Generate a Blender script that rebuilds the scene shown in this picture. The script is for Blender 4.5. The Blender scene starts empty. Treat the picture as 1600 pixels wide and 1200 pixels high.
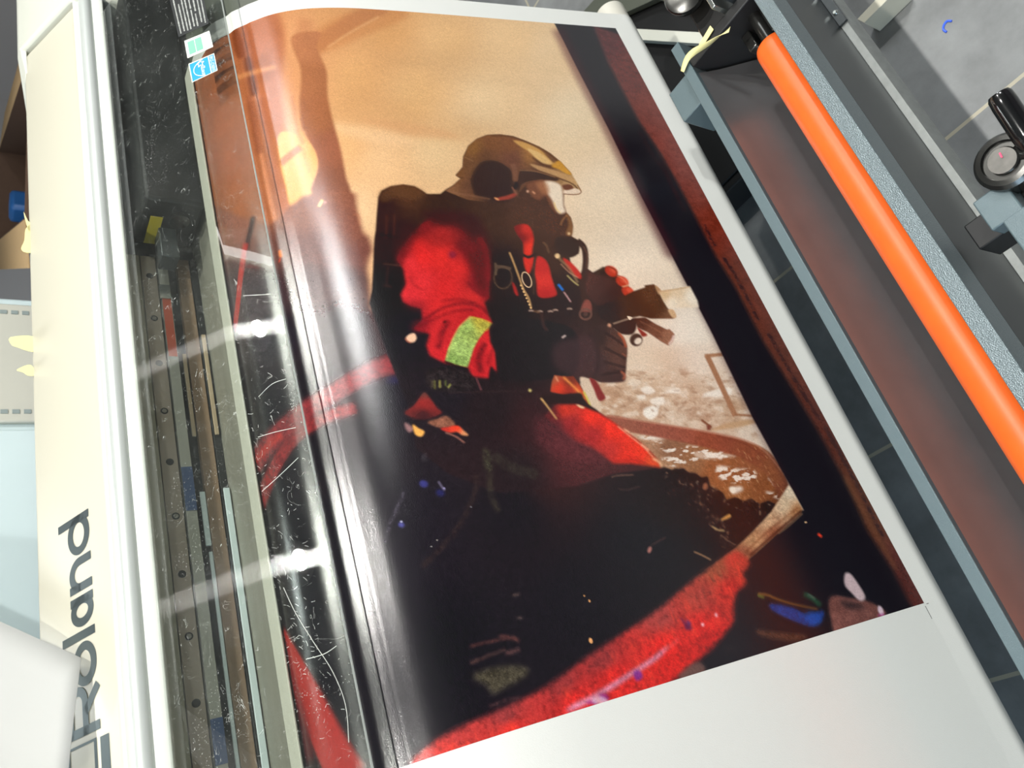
import bpy, bmesh, math, random
import numpy as np
from mathutils import Vector, Matrix

random.seed(7)
RNG = np.random.default_rng(11)
SC = bpy.context.scene
COL = SC.collection

# ------------------------------------------------------------------ camera
# world: Y runs along the printer, X towards the person standing in front of it, Z up, floor at 0
FPX = 1221.0
R = np.array([[0.50218256, -0.51916415, -0.69157882],
              [-0.28718636, -0.85446806, 0.43290684],
              [-0.81568172, -0.01878627, -0.57819582]])
CAM = np.array([0.0, 0.0, 1.5])
cd = bpy.data.cameras.new('camera')
cd.sensor_width = 36.0
cd.lens = 36.0 * FPX / 1600.0
cd.clip_start = 0.02
cd.dof.use_dof = True
cd.dof.focus_distance = 1.06
cd.dof.aperture_fstop = 9.0
cam = bpy.data.objects.new('camera', cd)
COL.objects.link(cam)
rt, up, bk = R[:, 0], -R[:, 1], -R[:, 2]
cam.matrix_world = Matrix([[rt[0], up[0], bk[0], CAM[0]], [rt[1], up[1], bk[1], CAM[1]],
                           [rt[2], up[2], bk[2], CAM[2]], [0, 0, 0, 1]])
SC.camera = cam

# ------------------------------------------------------------------ world, lamps, exposure
SC.view_settings.view_transform = 'Standard'
SC.view_settings.look = 'None'
SC.view_settings.gamma = 1.0
SC.view_settings.use_curve_mapping = False
SC.view_settings.exposure = 0.33
wd = bpy.data.worlds.new('world')
SC.world = wd
wd.use_nodes = True
wd.node_tree.nodes['Background'].inputs[0].default_value = (0.80, 0.90, 0.98, 1)
wd.node_tree.nodes['Background'].inputs[1].default_value = 0.25
CEIL = 2.85
# position and wattage
LAMP_SPOTS = [(-0.149, 1.82, 18.0), (-0.149, 0.855, 21.0), (-0.149, -0.11, 15.0), (-0.149, -1.075, 7.0), (-1.35, -1.5, 20.0), (1.2, 2.4, 22.0), (1.2, -1.2, 11.0)]
FILL_PANELS = [(1.4, 2.6, 26.0), (-2.9, 0.9, 18.0), (-2.9, -1.0, 4.0), (0.5, 3.2, 12.0)]  # made-up soft panels, added to fill the room with light


def area_light(name, loc, size, watts, colour, parent, shape='DISK'):
    l = bpy.data.lights.new(name, 'AREA')
    l.shape = shape
    l.size = size[0]
    l.size_y = size[1]
    l.energy = watts
    l.color = colour
    o = bpy.data.objects.new(name, l)
    COL.objects.link(o)
    o.location = loc
    o.parent = parent
    return o


# ------------------------------------------------------------------ helpers
def lin(c):
    c = np.asarray(c, dtype=float) / 255.0
    return np.where(c <= 0.04045, c / 12.92, ((c + 0.055) / 1.055) ** 2.4)


def tag(o, label=None, cat=None, group=None, kind=None):
    if label: o['label'] = label
    if cat: o['category'] = cat
    if group: o['group'] = group
    if kind: o['kind'] = kind
    return o


def empty(name, loc, label=None, cat=None, group=None):
    o = bpy.data.objects.new(name, None)
    COL.objects.link(o)
    o.location = loc
    o.empty_display_size = 0.05
    return tag(o, label, cat, group)


def mat(name, rgb, rough=0.5, metal=0.0, spec=0.5, noise=0.0, nscale=40.0, bump=0.0, bscale=200.0, stretch=None,
        coat=0.0):
    m = bpy.data.materials.new(name)
    m.use_nodes = True
    nt = m.node_tree
    b = nt.nodes['Principled BSDF']
    c = lin(rgb)
    b.inputs['Base Color'].default_value = (*c, 1)
    b.inputs['Roughness'].default_value = rough
    b.inputs['Metallic'].default_value = metal
    b.inputs['Specular IOR Level'].default_value = spec
    b.inputs['Coat Weight'].default_value = coat
    tc = nt.nodes.new('ShaderNodeTexCoord')
    mp = nt.nodes.new('ShaderNodeMapping')
    nt.links.new(tc.outputs['Object'], mp.inputs[0])
    if stretch: mp.inputs['Scale'].default_value = stretch
    if noise > 0:
        n = nt.nodes.new('ShaderNodeTexNoise')
        n.inputs['Scale'].default_value = nscale
        n.inputs['Detail'].default_value = 5
        nt.links.new(mp.outputs[0], n.inputs['Vector'])
        r = nt.nodes.new('ShaderNodeValToRGB')
        r.color_ramp.elements[0].position = 0.3
        r.color_ramp.elements[1].position = 0.7
        r.color_ramp.elements[0].color = (*np.clip(c * (1 - noise), 0, 1), 1)
        r.color_ramp.elements[1].color = (*np.clip(c * (1 + noise), 0, 1), 1)
        nt.links.new(n.outputs['Fac'], r.inputs[0])
        nt.links.new(r.outputs[0], b.inputs['Base Color'])
    if bump > 0:
        n = nt.nodes.new('ShaderNodeTexNoise')
        n.inputs['Scale'].default_value = bscale
        n.inputs['Detail'].default_value = 3
        nt.links.new(mp.outputs[0], n.inputs['Vector'])
        bp = nt.nodes.new('ShaderNodeBump')
        bp.inputs['Strength'].default_value = bump
        bp.inputs['Distance'].default_value = 0.002
        nt.links.new(n.outputs['Fac'], bp.inputs['Height'])
        nt.links.new(bp.outputs[0], b.inputs['Normal'])
    return m


class MB:
    def __init__(s):
        s.v, s.f = [], []

    def add(s, vs, fs):
        b = len(s.v)
        s.v.extend([tuple(float(a) for a in p) for p in vs])
        s.f.extend([tuple(b + i for i in f) for f in fs])
        return s

    def box(s, x0, x1, y0, y1, z0, z1, M=None):
        vs = [Vector((x, y, z)) for x in (x0, x1) for y in (y0, y1) for z in (z0, z1)]
        if M is not None: vs = [M @ v for v in vs]
        return s.add(vs, [(0, 1, 3, 2), (4, 6, 7, 5), (0, 4, 5, 1), (2, 3, 7, 6), (0, 2, 6, 4), (1, 5, 7, 3)])

    def prism(s, prof, y0, y1):
        """closed profile of (x, z) extruded along Y"""
        n = len(prof)
        vs = [(x, y0, z) for x, z in prof] + [(x, y1, z) for x, z in prof]
        fs = [(i, (i + 1) % n, n + (i + 1) % n, n + i) for i in range(n)]
        fs += [tuple(range(n))[::-1], tuple(range(n, 2 * n))]
        return s.add(vs, fs)

    def ribbon(s, prof, y0, y1, t):
        """an open sheet profile with thickness t below it"""
        p = [Vector((x, z)) for x, z in prof]
        off = []
        for i in range(len(p)):
            d = (p[min(i + 1, len(p) - 1)] - p[max(i - 1, 0)]).normalized()
            off.append(p[i] + Vector((d.y, -d.x)) * (-t if False else t))
        return s.prism([tuple(a) for a in p] + [tuple(a) for a in off[::-1]], y0, y1)

    def lathe(s, prof, a, d, seg=32):
        """revolve (radius, along) about axis d from point a"""
        d = Vector(d).normalized()
        u = d.orthogonal().normalized()
        w = d.cross(u)
        a = Vector(a)
        vs = []
        for r, h in prof:
            for k in range(seg):
                t = 2 * math.pi * k / seg
                vs.append(a + d * h + (u * math.cos(t) + w * math.sin(t)) * r)
        fs = []
        for j in range(len(prof) - 1):
            for k in range(seg):
                k2 = (k + 1) % seg
                fs.append((j * seg + k, j * seg + k2, (j + 1) * seg + k2, (j + 1) * seg + k))
        fs.append(tuple(range(seg))[::-1])
        fs.append(tuple(range((len(prof) - 1) * seg, len(prof) * seg)))
        return s.add(vs, fs)

    def cyl(s, a, b, r, seg=32):
        d = Vector(b) - Vector(a)
        return s.lathe([(r, 0), (r, d.length)], a, d, seg)

    def tube(s, pts, r, seg=8):
        pts = [Vector(p) for p in pts]
        rings = []
        for i, p in enumerate(pts):
            d = (pts[min(i + 1, len(pts) - 1)] - pts[max(i - 1, 0)]).normalized()
            u = d.cross(Vector((0.13, 0.29, 0.95))).normalized()
            w = d.cross(u)
            rr = r[i] if hasattr(r, '__len__') else r
            rings.append([p + (u * math.cos(2 * math.pi * k / seg) + w * math.sin(2 * math.pi * k / seg)) * rr
                          for k in range(seg)])
        vs = [v for q in rings for v in q]
        fs = [(j * seg + k, j * seg + (k + 1) % seg, (j + 1) * seg + (k + 1) % seg, (j + 1) * seg + k)
              for j in range(len(rings) - 1) for k in range(seg)]
        fs += [tuple(range(seg))[::-1], tuple(range((len(rings) - 1) * seg, len(rings) * seg))]
        return s.add(vs, fs)

    def sheet(s, grid, t=0.0):
        """grid[i][j] of points"""
        ni, nj = len(grid), len(grid[0])
        vs = [p for row in grid for p in row]
        fs = [(i * nj + j, i * nj + j + 1, (i + 1) * nj + j + 1, (i + 1) * nj + j)
              for i in range(ni - 1) for j in range(nj - 1)]
        return s.add(vs, fs)

    def build(s, name, m, parent=None, bevel=0.0, smooth=False, seg=2, solid=0.0):
        me = bpy.data.meshes.new(name)
        me.from_pydata(s.v, [], s.f)
        me.update()
        bm = bmesh.new()
        bm.from_mesh(me)
        bmesh.ops.recalc_face_normals(bm, faces=bm.faces)
        bm.to_mesh(me)
        bm.free()
        if m: me.materials.append(m)
        o = bpy.data.objects.new(name, me)
        COL.objects.link(o)
        if parent:
            o.parent = parent
            off = Vector(parent.location)
            q = parent.parent
            while q:
                off += Vector(q.location)
                q = q.parent
            if off.length: me.transform(Matrix.Translation(-off))
        if solid:
            md = o.modifiers.new('thickness', 'SOLIDIFY')
            md.thickness = solid
            md.offset = 0
        if bevel > 0:
            md = o.modifiers.new('bevel', 'BEVEL')
            md.width = bevel
            md.segments = seg
            md.limit_method = 'ANGLE'
            md.angle_limit = math.radians(40)
        if smooth or bevel > 0:
            me.polygons.foreach_set('use_smooth', [True] * len(me.polygons))
            try:
                me.set_sharp_from_angle(angle=math.radians(38))
            except Exception:
                pass
        return o


def ray(px, py):
    v = np.array([np.asarray(px, float) - 800.0, np.asarray(py, float) - 600.0, np.full(np.shape(px), FPX)])
    return np.tensordot(R, v, 1)


def at_plane(px, py, p0, n):
    v = ray(px, py)
    t = np.dot(np.asarray(p0) - CAM, n) / np.dot(v, n)
    return Vector(CAM + v * t)


def at_z(px, py, z): return at_plane(px, py, (0, 0, z), np.array([0, 0, 1.0]))


def catmull(pts, n=6, closed=True):
    p = np.asarray(pts, float)
    k = len(p)
    out = []
    rng = range(k) if closed else range(k - 1)
    for i in rng:
        if closed:
            a, b, c, d = p[(i - 1) % k], p[i], p[(i + 1) % k], p[(i + 2) % k]
        else:
            a, b, c, d = p[max(i - 1, 0)], p[i], p[i + 1], p[min(i + 2, k - 1)]
        for t in np.linspace(0, 1, n, endpoint=False):
            out.append(0.5 * ((2 * b) + (-a + c) * t + (2 * a - 5 * b + 4 * c - d) * t * t + (-a + 3 * b - 3 * c + d) * t ** 3))
    if not closed: out.append(p[-1])
    return np.array(out)


# ------------------------------------------------------------------ materials
M_white = mat('warm_white_plastic', (204, 201, 183), 0.42)
M_cap = mat('off_white_plastic', (212, 214, 202), 0.45)
M_silver = mat('silver_painted_rail', (200, 206, 202), 0.38, 0.25)
M_rail_edge = mat('pale_rail_edge', (226, 230, 222), 0.4, 0.1)
M_dark = mat('black_plastic', (22, 23, 24), 0.55)
M_inner = mat('dark_inner_steel', (62, 60, 55), 0.5, 0.2, noise=0.15)
M_olive = mat('olive_grey_steel', (170, 167, 151), 0.5, 0.2, noise=0.12, stretch=(1, 0.1, 1))
M_steel = mat('brown_grey_steel', (168, 156, 143), 0.45, 0.25, noise=0.1, stretch=(1, 0.1, 1))
M_tape_strip = mat('pale_grey_strip', (178, 178, 168), 0.5, 0.1, noise=0.1, stretch=(1, 0.1, 1))
M_brown = mat('brown_guide', (136, 112, 90), 0.5, noise=0.1, stretch=(1, 0.1, 1))
M_blue_tape = mat('blue_patch', (66, 90, 136), 0.5)
M_platen = mat('grey_platen', (150, 148, 136), 0.45, 0.25, noise=0.1, stretch=(1, 0.05, 1))
M_bar = mat('pale_bend_highlight', (196, 195, 182), 0.4)
M_cyan_strip = mat('pale_blue_edge', (206, 220, 222), 0.3)
M_tan = mat('tan_strip', (176, 156, 128), 0.5)
M_screw = mat('screw_steel', (150, 148, 140), 0.3, 0.8)
M_hole = mat('dark_hole', (20, 20, 20), 0.8)
M_orange_label = mat('orange_label', (214, 92, 58), 0.5)
M_yellow = mat('yellow_patch', (188, 170, 48), 0.5)
M_apron = mat('dark_green_grey_apron', (84, 88, 78), 0.5)
M_paper_plain = mat('plain_white_paper', (188, 190, 187), 0.6)
M_tube = mat('white_grey_tube', (206, 204, 192), 0.5)
M_lam_grey = mat('blue_grey_enamel', (92, 109, 114), 0.36, 0.1, bump=0.25, bscale=900)
M_lam_dark = mat('dark_grey_sheet', (58, 63, 65), 0.34, 0.2, noise=0.12, nscale=18)
M_lam_shade = mat('shaded_grey_enamel', (44, 49, 50), 0.36, 0.2, noise=0.12, nscale=18)  # the front face's shade is put into this darker grey
M_chute = mat('glossy_dark_sheet', (168, 168, 170), 0.30, .85, noise=0.06, nscale=14)
M_orange = mat('orange_silicone', (226, 98, 30), 0.42, noise=0.05, nscale=30)
M_alu = mat('aluminium_angle', (134, 138, 136), 0.42, 0.45, noise=0.1, nscale=60)
M_chrome = mat('bright_steel', (200, 205, 200), 0.2, 0.9)
M_blackgloss = mat('glossy_black', (14, 14, 15), 0.16, coat=0.5)
M_gunmetal = mat('gunmetal', (74, 74, 72), 0.22, 0.85)
M_mask = mat('masking_tape', (226, 220, 158), 0.6)
M_kraft = mat('kraft_board', (206, 172, 124), 0.75, noise=0.06)
M_kraft_shade = mat('shaded_kraft', (100, 76, 60), 0.8, noise=0.06)  # kraft board with the carton's shade put into its colour
M_drawer = mat('bluish_white_plastic', (206, 224, 228), 0.3)
M_slot = mat('slot_grey', (140, 152, 152), 0.5)
M_drawer_grey = mat('grey_plastic', (196, 196, 186), 0.4)
M_letter = mat('silver_lettering', (128, 140, 142), 0.28, 0.75)


def sparkle_paint():
    m = mat('sparkling_grey_hammer_paint', (110, 123, 127), 0.33, 0.4)
    nt = m.node_tree
    b = nt.nodes['Principled BSDF']
    tc = nt.nodes['Texture Coordinate']
    v = nt.nodes.new('ShaderNodeTexVoronoi')
    v.inputs['Scale'].default_value = 620
    nt.links.new(tc.outputs['Object'], v.inputs['Vector'])
    bp = nt.nodes.new('ShaderNodeBump')
    bp.inputs['Strength'].default_value = 0.9
    bp.inputs['Distance'].default_value = 0.0006
    nt.links.new(v.outputs['Distance'], bp.inputs['Height'])
    nt.links.new(bp.outputs[0], b.inputs['Normal'])
    return m


M_sparkle = sparkle_paint()


def tile_material():
    m = bpy.data.materials.new('grey_stone_tile')
    m.use_nodes = True
    nt = m.node_tree
    b = nt.nodes['Principled BSDF']
    b.inputs['Roughness'].default_value = 0.55
    tc = nt.nodes.new('ShaderNodeTexCoord')
    sep = nt.nodes.new('ShaderNodeSeparateXYZ')
    nt.links.new(tc.outputs['Object'], sep.inputs[0])

    def edge(axis, period, off):
        a = nt.nodes.new('ShaderNodeMath'); a.operation = 'SUBTRACT'; a.inputs[1].default_value = off
        nt.links.new(sep.outputs[axis], a.inputs[0])
        p = nt.nodes.new('ShaderNodeMath'); p.operation = 'PINGPONG'; p.inputs[1].default_value = period / 2
        nt.links.new(a.outputs[0], p.inputs[0])
        l = nt.nodes.new('ShaderNodeMath'); l.operation = 'LESS_THAN'; l.inputs[1].default_value = 0.0035
        nt.links.new(p.outputs[0], l.inputs[0])
        return l
    ex, ey = edge(0, 0.6, 0.1), edge(1, 0.4425, 0.792)
    mx = nt.nodes.new('ShaderNodeMath'); mx.operation = 'MAXIMUM'
    nt.links.new(ex.outputs[0], mx.inputs[0]); nt.links.new(ey.outputs[0], mx.inputs[1])
    n = nt.nodes.new('ShaderNodeTexNoise'); n.inputs['Scale'].default_value = 7; n.inputs['Detail'].default_value = 9
    n.inputs['Roughness'].default_value = 0.62
    nt.links.new(tc.outputs['Object'], n.inputs['Vector'])
    r = nt.nodes.new('ShaderNodeValToRGB')
    r.color_ramp.elements[0].position = 0.3; r.color_ramp.elements[1].position = 0.72
    r.color_ramp.elements[0].color = (*lin((112, 114, 114)), 1)
    r.color_ramp.elements[1].color = (*lin((148, 151, 151)), 1)
    nt.links.new(n.outputs['Fac'], r.inputs[0])
    mix = nt.nodes.new('ShaderNodeMix'); mix.data_type = 'RGBA'
    nt.links.new(mx.outputs[0], mix.inputs['Factor'])
    nt.links.new(r.outputs[0], mix.inputs['A'])
    mix.inputs['B'].default_value = (*lin((178, 172, 152)), 1)
    nt.links.new(mix.outputs['Result'], b.inputs['Base Color'])
    bp = nt.nodes.new('ShaderNodeBump'); bp.inputs['Strength'].default_value = 0.15; bp.inputs['Distance'].default_value = 0.003
    nt.links.new(n.outputs['Fac'], bp.inputs['Height'])
    nt.links.new(bp.outputs[0], b.inputs['Normal'])
    return m


def acrylic_material():
    """clear scratched acrylic: mostly see-through, mirror-like at the surface, finely wiped along its length"""
    m = bpy.data.materials.new('clear_scratched_acrylic')
    m.use_nodes = True
    nt = m.node_tree
    nt.nodes.remove(nt.nodes['Principled BSDF'])
    out = nt.nodes['Material Output']
    L = nt.links.new
    tr = nt.nodes.new('ShaderNodeBsdfTransparent'); tr.inputs[0].default_value = (0.90, 0.92, 0.90, 1)
    gl = nt.nodes.new('ShaderNodeBsdfGlossy'); gl.inputs['Roughness'].default_value = 0.012
    fr = nt.nodes.new('ShaderNodeFresnel'); fr.inputs['IOR'].default_value = 1.5
    m1 = nt.nodes.new('ShaderNodeMixShader')
    geo = nt.nodes.new('ShaderNodeNewGeometry')
    ff = nt.nodes.new('ShaderNodeMath'); ff.operation = 'SUBTRACT'; ff.inputs[0].default_value = 1.0
    L(geo.outputs['Backfacing'], ff.inputs[1])
    fm_ = nt.nodes.new('ShaderNodeMath'); fm_.operation = 'MULTIPLY'
    L(fr.outputs[0], fm_.inputs[0]); L(ff.outputs[0], fm_.inputs[1])
    L(fm_.outputs[0], m1.inputs[0]); L(tr.outputs[0], m1.inputs[1]); L(gl.outputs[0], m1.inputs[2])
    # wiped micro-scratches: a weak anisotropic gloss
    an = nt.nodes.new('ShaderNodeBsdfAnisotropic' if hasattr(bpy.types, 'ShaderNodeBsdfAnisotropic') else 'ShaderNodeBsdfGlossy')
    an.inputs['Roughness'].default_value = 0.075
    if 'Anisotropy' in an.inputs: an.inputs['Anisotropy'].default_value = 0.98; an.inputs['Rotation'].default_value = 0.25
    tg = nt.nodes.new('ShaderNodeTangent'); tg.direction_type = 'RADIAL'; tg.axis = 'Y'
    if 'Tangent' in an.inputs: L(tg.outputs[0], an.inputs['Tangent'])
    m2 = nt.nodes.new('ShaderNodeMixShader'); m2.inputs[0].default_value = 0.012
    L(m1.outputs[0], m2.inputs[1]); L(an.outputs[0], m2.inputs[2])
    # dust and short scratches
    tc = nt.nodes.new('ShaderNodeTexCoord')
    vo = nt.nodes.new('ShaderNodeTexVoronoi'); vo.inputs['Scale'].default_value = 240
    L(tc.outputs['Object'], vo.inputs['Vector'])
    lt = nt.nodes.new('ShaderNodeMath'); lt.operation = 'LESS_THAN'; lt.inputs[1].default_value = 0.125
    L(vo.outputs['Distance'], lt.inputs[0])
    n1 = nt.nodes.new('ShaderNodeTexNoise'); n1.inputs['Scale'].default_value = 14; n1.inputs['Detail'].default_value = 4
    L(tc.outputs['Object'], n1.inputs['Vector'])
    gt = nt.nodes.new('ShaderNodeMapRange'); gt.inputs[1].default_value = 0.45; gt.inputs[2].default_value = 0.75
    L(n1.outputs['Fac'], gt.inputs[0])
    mu = nt.nodes.new('ShaderNodeMath'); mu.operation = 'MULTIPLY'
    L(lt.outputs[0], mu.inputs[0]); L(gt.outputs[0], mu.inputs[1])
    # fine curved hairlines from contour lines of a noise field
    n2 = nt.nodes.new('ShaderNodeTexNoise'); n2.inputs['Scale'].default_value = 26; n2.inputs['Detail'].default_value = 2
    n2.inputs['Distortion'].default_value = 1.5
    L(tc.outputs['Object'], n2.inputs['Vector'])
    ab = nt.nodes.new('ShaderNodeMath'); ab.operation = 'COMPARE'; ab.inputs[1].default_value = 0.5; ab.inputs[2].default_value = 0.0016
    L(n2.outputs['Fac'], ab.inputs[0])
    n3 = nt.nodes.new('ShaderNodeTexNoise'); n3.inputs['Scale'].default_value = 60
    L(tc.outputs['Object'], n3.inputs['Vector'])
    g3 = nt.nodes.new('ShaderNodeMath'); g3.operation = 'GREATER_THAN'; g3.inputs[1].default_value = 0.56
    L(n3.outputs['Fac'], g3.inputs[0])
    m3 = nt.nodes.new('ShaderNodeMath'); m3.operation = 'MULTIPLY'
    L(ab.outputs[0], m3.inputs[0]); L(g3.outputs[0], m3.inputs[1])
    mx = nt.nodes.new('ShaderNodeMath'); mx.operation = 'MAXIMUM'
    L(mu.outputs[0], mx.inputs[0]); L(m3.outputs[0], mx.inputs[1])
    # a thin film of grime everywhere
    n4 = nt.nodes.new('ShaderNodeTexNoise'); n4.inputs['Scale'].default_value = 9; n4.inputs['Detail'].default_value = 6
    L(tc.outputs['Object'], n4.inputs['Vector'])
    fm = nt.nodes.new('ShaderNodeMapRange'); fm.inputs[1].default_value = 0.3; fm.inputs[2].default_value = 0.8
    fm.inputs[3].default_value = 0.002; fm.inputs[4].default_value = 0.015
    L(n4.outputs['Fac'], fm.inputs[0])
    sc = nt.nodes.new('ShaderNodeMath'); sc.operation = 'MULTIPLY'; sc.inputs[1].default_value = 0.55
    L(mx.outputs[0], sc.inputs[0])
    ad = nt.nodes.new('ShaderNodeMath'); ad.operation = 'MAXIMUM'
    L(sc.outputs[0], ad.inputs[0]); L(fm.outputs[0], ad.inputs[1])
    df = nt.nodes.new('ShaderNodeBsdfDiffuse'); df.inputs[0].default_value = (0.75, 0.78, 0.74, 1)
    m4 = nt.nodes.new('ShaderNodeMixShader')
    L(ad.outputs[0], m4.inputs[0]); L(m2.outputs[0], m4.inputs[1]); L(df.outputs[0], m4.inputs[2])
    L(m4.outputs[0], out.inputs['Surface'])
    return m


def print_material():
    m = bpy.data.materials.new('satin_photo_paper')
    m.use_nodes = True
    nt = m.node_tree
    b = nt.nodes['Principled BSDF']
    at = nt.nodes.new('ShaderNodeAttribute'); at.attribute_name = 'Print'
    nt.links.new(at.outputs['Color'], b.inputs['Base Color'])
    b.inputs['Roughness'].default_value = 0.20
    b.inputs['Specular IOR Level'].default_value = 0.9
    tc = nt.nodes.new('ShaderNodeTexCoord')
    n = nt.nodes.new('ShaderNodeTexNoise'); n.inputs['Scale'].default_value = 800; n.inputs['Detail'].default_value = 2
    nt.links.new(tc.outputs['Object'], n.inputs['Vector'])
    bp = nt.nodes.new('ShaderNodeBump'); bp.inputs['Strength'].default_value = 0.5; bp.inputs['Distance'].default_value = 0.0003
    nt.links.new(n.outputs['Fac'], bp.inputs['Height'])
    nt.links.new(bp.outputs[0], b.inputs['Normal'])
    return m


# ------------------------------------------------------------------ room
def plain_wall(name, x0, x1, y0, y1, z0, z1, m):
    return tag(MB().box(x0, x1, y0, y1, z0, z1).build(name, m), kind='structure')


M_wall = mat('painted_wall', (194, 192, 192), 0.8)
M_wall_dark = mat('grey_painted_wall', (104, 100, 104), 0.8)
M_ceil = mat('grey_ceiling', (150, 152, 148), 0.85)
RX0, RX1, RY0, RY1 = -4.8, 3.0, -3.4, 5.4
tag(MB().box(RX0, RX1, RY0, RY1, -0.05, 0.0).build('floor', tile_material()), kind='structure')
plain_wall('ceiling', RX0, RX1, RY0, RY1, CEIL + 0.02, CEIL + 0.1, M_ceil)
plain_wall('wall_back', RX0 - 0.1, RX0, RY0, RY1, 0, CEIL + 0.02, M_wall)
plain_wall('wall_front', RX1, RX1 + 0.1, RY0, RY1, 0, CEIL + 0.02, M_wall_dark)
plain_wall('wall_left', RX0, RX1, RY0 - 0.1, RY0, 0, CEIL + 0.02, M_wall)
plain_wall('wall_right', RX0, RX1, RY1, RY1 + 0.1, 0, CEIL + 0.02, M_wall)
M_lens = bpy.data.materials.new('lamp_lens')
M_lens.use_nodes = True
_b = M_lens.node_tree.nodes['Principled BSDF']
_b.inputs['Emission Color'].default_value = (1, 0.98, 0.94, 1)
_b.inputs['Emission Strength'].default_value = 60.0
LAMP_PLACE = ['above the far end of the printer', 'above the middle of the print', 'above the near end of the print',
              'near the side wall', 'behind the near end of the printer', 'over the far open floor', 'over the near open floor']
for i, (x, y, watts) in enumerate(LAMP_SPOTS):
    t = empty('ceiling_spotlight', (x, y, CEIL + 0.02), 'round white ceiling spotlight ' + LAMP_PLACE[i], 'lamp', 'ceiling spotlights')
    MB().lathe([(0.075, 0), (0.075, 0.05), (0.06, 0.055)], (x, y, CEIL + 0.02), (0, 0, -1)).build('lamp_housing', M_cap, t)
    MB().cyl((x, y, CEIL - 0.034), (x, y, CEIL - 0.038), 0.036).build('lamp_lens', M_lens, t)
    area_light('lamp_light', (0, 0, -0.062), (0.075, 0.075), watts, (1.0, 0.975, 0.93), t)
M_tl = bpy.data.materials.new('tube_glow')
M_tl.use_nodes = True
_b = M_tl.node_tree.nodes['Principled BSDF']
_b.inputs['Emission Color'].default_value = (1, 1, 0.95, 1)
_b.inputs['Emission Strength'].default_value = 8.0
M_diff = bpy.data.materials.new('fill_diffuser')
M_diff.use_nodes = True
_b = M_diff.node_tree.nodes['Principled BSDF']
_b.inputs['Emission Color'].default_value = (0.95, 0.98, 1, 1)
_b.inputs['Emission Strength'].default_value = 2.0
PANEL_PLACE = ['over the open floor', 'behind the far end of the printer', 'behind the near end of the printer', 'by the far wall']
for i, (x, y, watts) in enumerate(FILL_PANELS):
    t = empty('added_fill_panel', (x, y, CEIL + 0.02), 'added square white fill light ' + PANEL_PLACE[i], 'lamp', 'added fill lights')
    MB().box(x - .31, x + .31, y - .31, y + .31, CEIL, CEIL + .02).build('fill_frame', M_cap, t, 0.004)
    MB().box(x - .28, x + .28, y - .28, y + .28, CEIL - .004, CEIL).build('fill_diffuser', M_diff, t)
    area_light('fill_light', (0, 0, -0.03), (0.56, 0.56), watts, (0.93, 0.97, 1.0), t, 'SQUARE')

t = empty('ceiling_tube_light', (-.2, 2.19, CEIL + .02), 'long white ceiling tube light running across above the far end of the printer', 'lamp')
MB().box(-1.0, .7, 2.15, 2.23, CEIL - .03, CEIL + .02).build('tube_housing', M_cap, t, .003)
MB().cyl((-.97, 2.19, CEIL - .045), (.67, 2.19, CEIL - .045), .019, 16).build('tube', M_tl, t)

M_fill_pane = bpy.data.materials.new('blue_fill_pane')
M_fill_pane.use_nodes = True
_b = M_fill_pane.node_tree.nodes['Principled BSDF']
_b.inputs['Emission Color'].default_value = (0.55, 0.78, 1, 1)
_b.inputs['Emission Strength'].default_value = 2.5
w1 = tag(MB().box(-1.3, .3, RY0, RY0 + .02, .06, 2.15).build('added_door_1', M_fill_pane), kind='structure')  # unseen glowing door, added to send blue light into the floor gap
for bx in [(-1.36, .36, .0, .06), (-1.36, .36, 2.15, 2.21), (-1.36, -1.3, .06, 2.15), (.3, .36, .06, 2.15), (-.53, -.47, .06, 2.15)]:
    MB().box(bx[0], bx[1], RY0, RY0 + .05, bx[2], bx[3]).build('added_door_frame', M_cap, w1, .004)
wl = area_light('door_fill_light', (-.5, RY0 + .12, 1.05), (1.5, 1.9), 34.0, (0.55, 0.78, 1.0), None, 'RECTANGLE')
wl.rotation_euler = (math.radians(90), 0, 0)

# ------------------------------------------------------------------ the paper web: its profile in X and Z
_s = np.array([-.10, -.03, .009, .026, .043, .058, .072, .083, .091, .099, .113, .1265, .1275, .146, .165, .19, .246, .324, .42, .60, .90])
_b = np.array([-2., -1., 5., 14., 24., 34., 45., 42., 23., 42., 46., 38., 48., 47., 53., 59., 68.5, 74.5, 75.6, 76., 75.5])
SS = np.arange(-.08, .90, .0005)
BB = np.radians(np.interp(SS, _s, _b))
k = np.hanning(19); k /= k.sum()
BB = np.convolve(np.pad(BB, 9, 'edge'), k, 'valid')
PX = np.cumsum(np.cos(BB)) * .0005
PZ = -np.cumsum(np.sin(BB)) * .0005
i0 = int(round(.08 / .0005))
PX += -.95 - PX[i0]
PZ += 1.158 - PZ[i0]
EL = np.degrees(np.arctan2(1.5 - PZ, -PX))


def px2paper(px, py):
    """where a sight line meets the paper: distance along the web, and Y"""
    v = ray(px, py)
    e = np.degrees(np.arctan2(-v[2], -v[0]))
    s = np.interp(e, EL, SS)
    x = np.interp(s, SS, PX)
    return s, x * v[1] / v[0]


S_L = -.05
S_R0 = float(np.interp(60.55, EL, SS))      # right edge of the print at its lower end
S_RK = -.0100                               # the print sits very slightly askew on the web
Y_B, Y_T, Y_EDGE = .0455, 1.2575, 1.304
DX = 0.00112
NS = int(round((S_R0 - S_L) / DX))
NY = int(round((Y_T - Y_B) / DX))
gy = np.linspace(Y_B, Y_T, NY)


def s_right(y): return S_R0 + S_RK * (np.asarray(y) - Y_B)


gu = np.linspace(0, 1, NS)

ART_GAIN, ART_LIFT = .94, .0125
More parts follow.
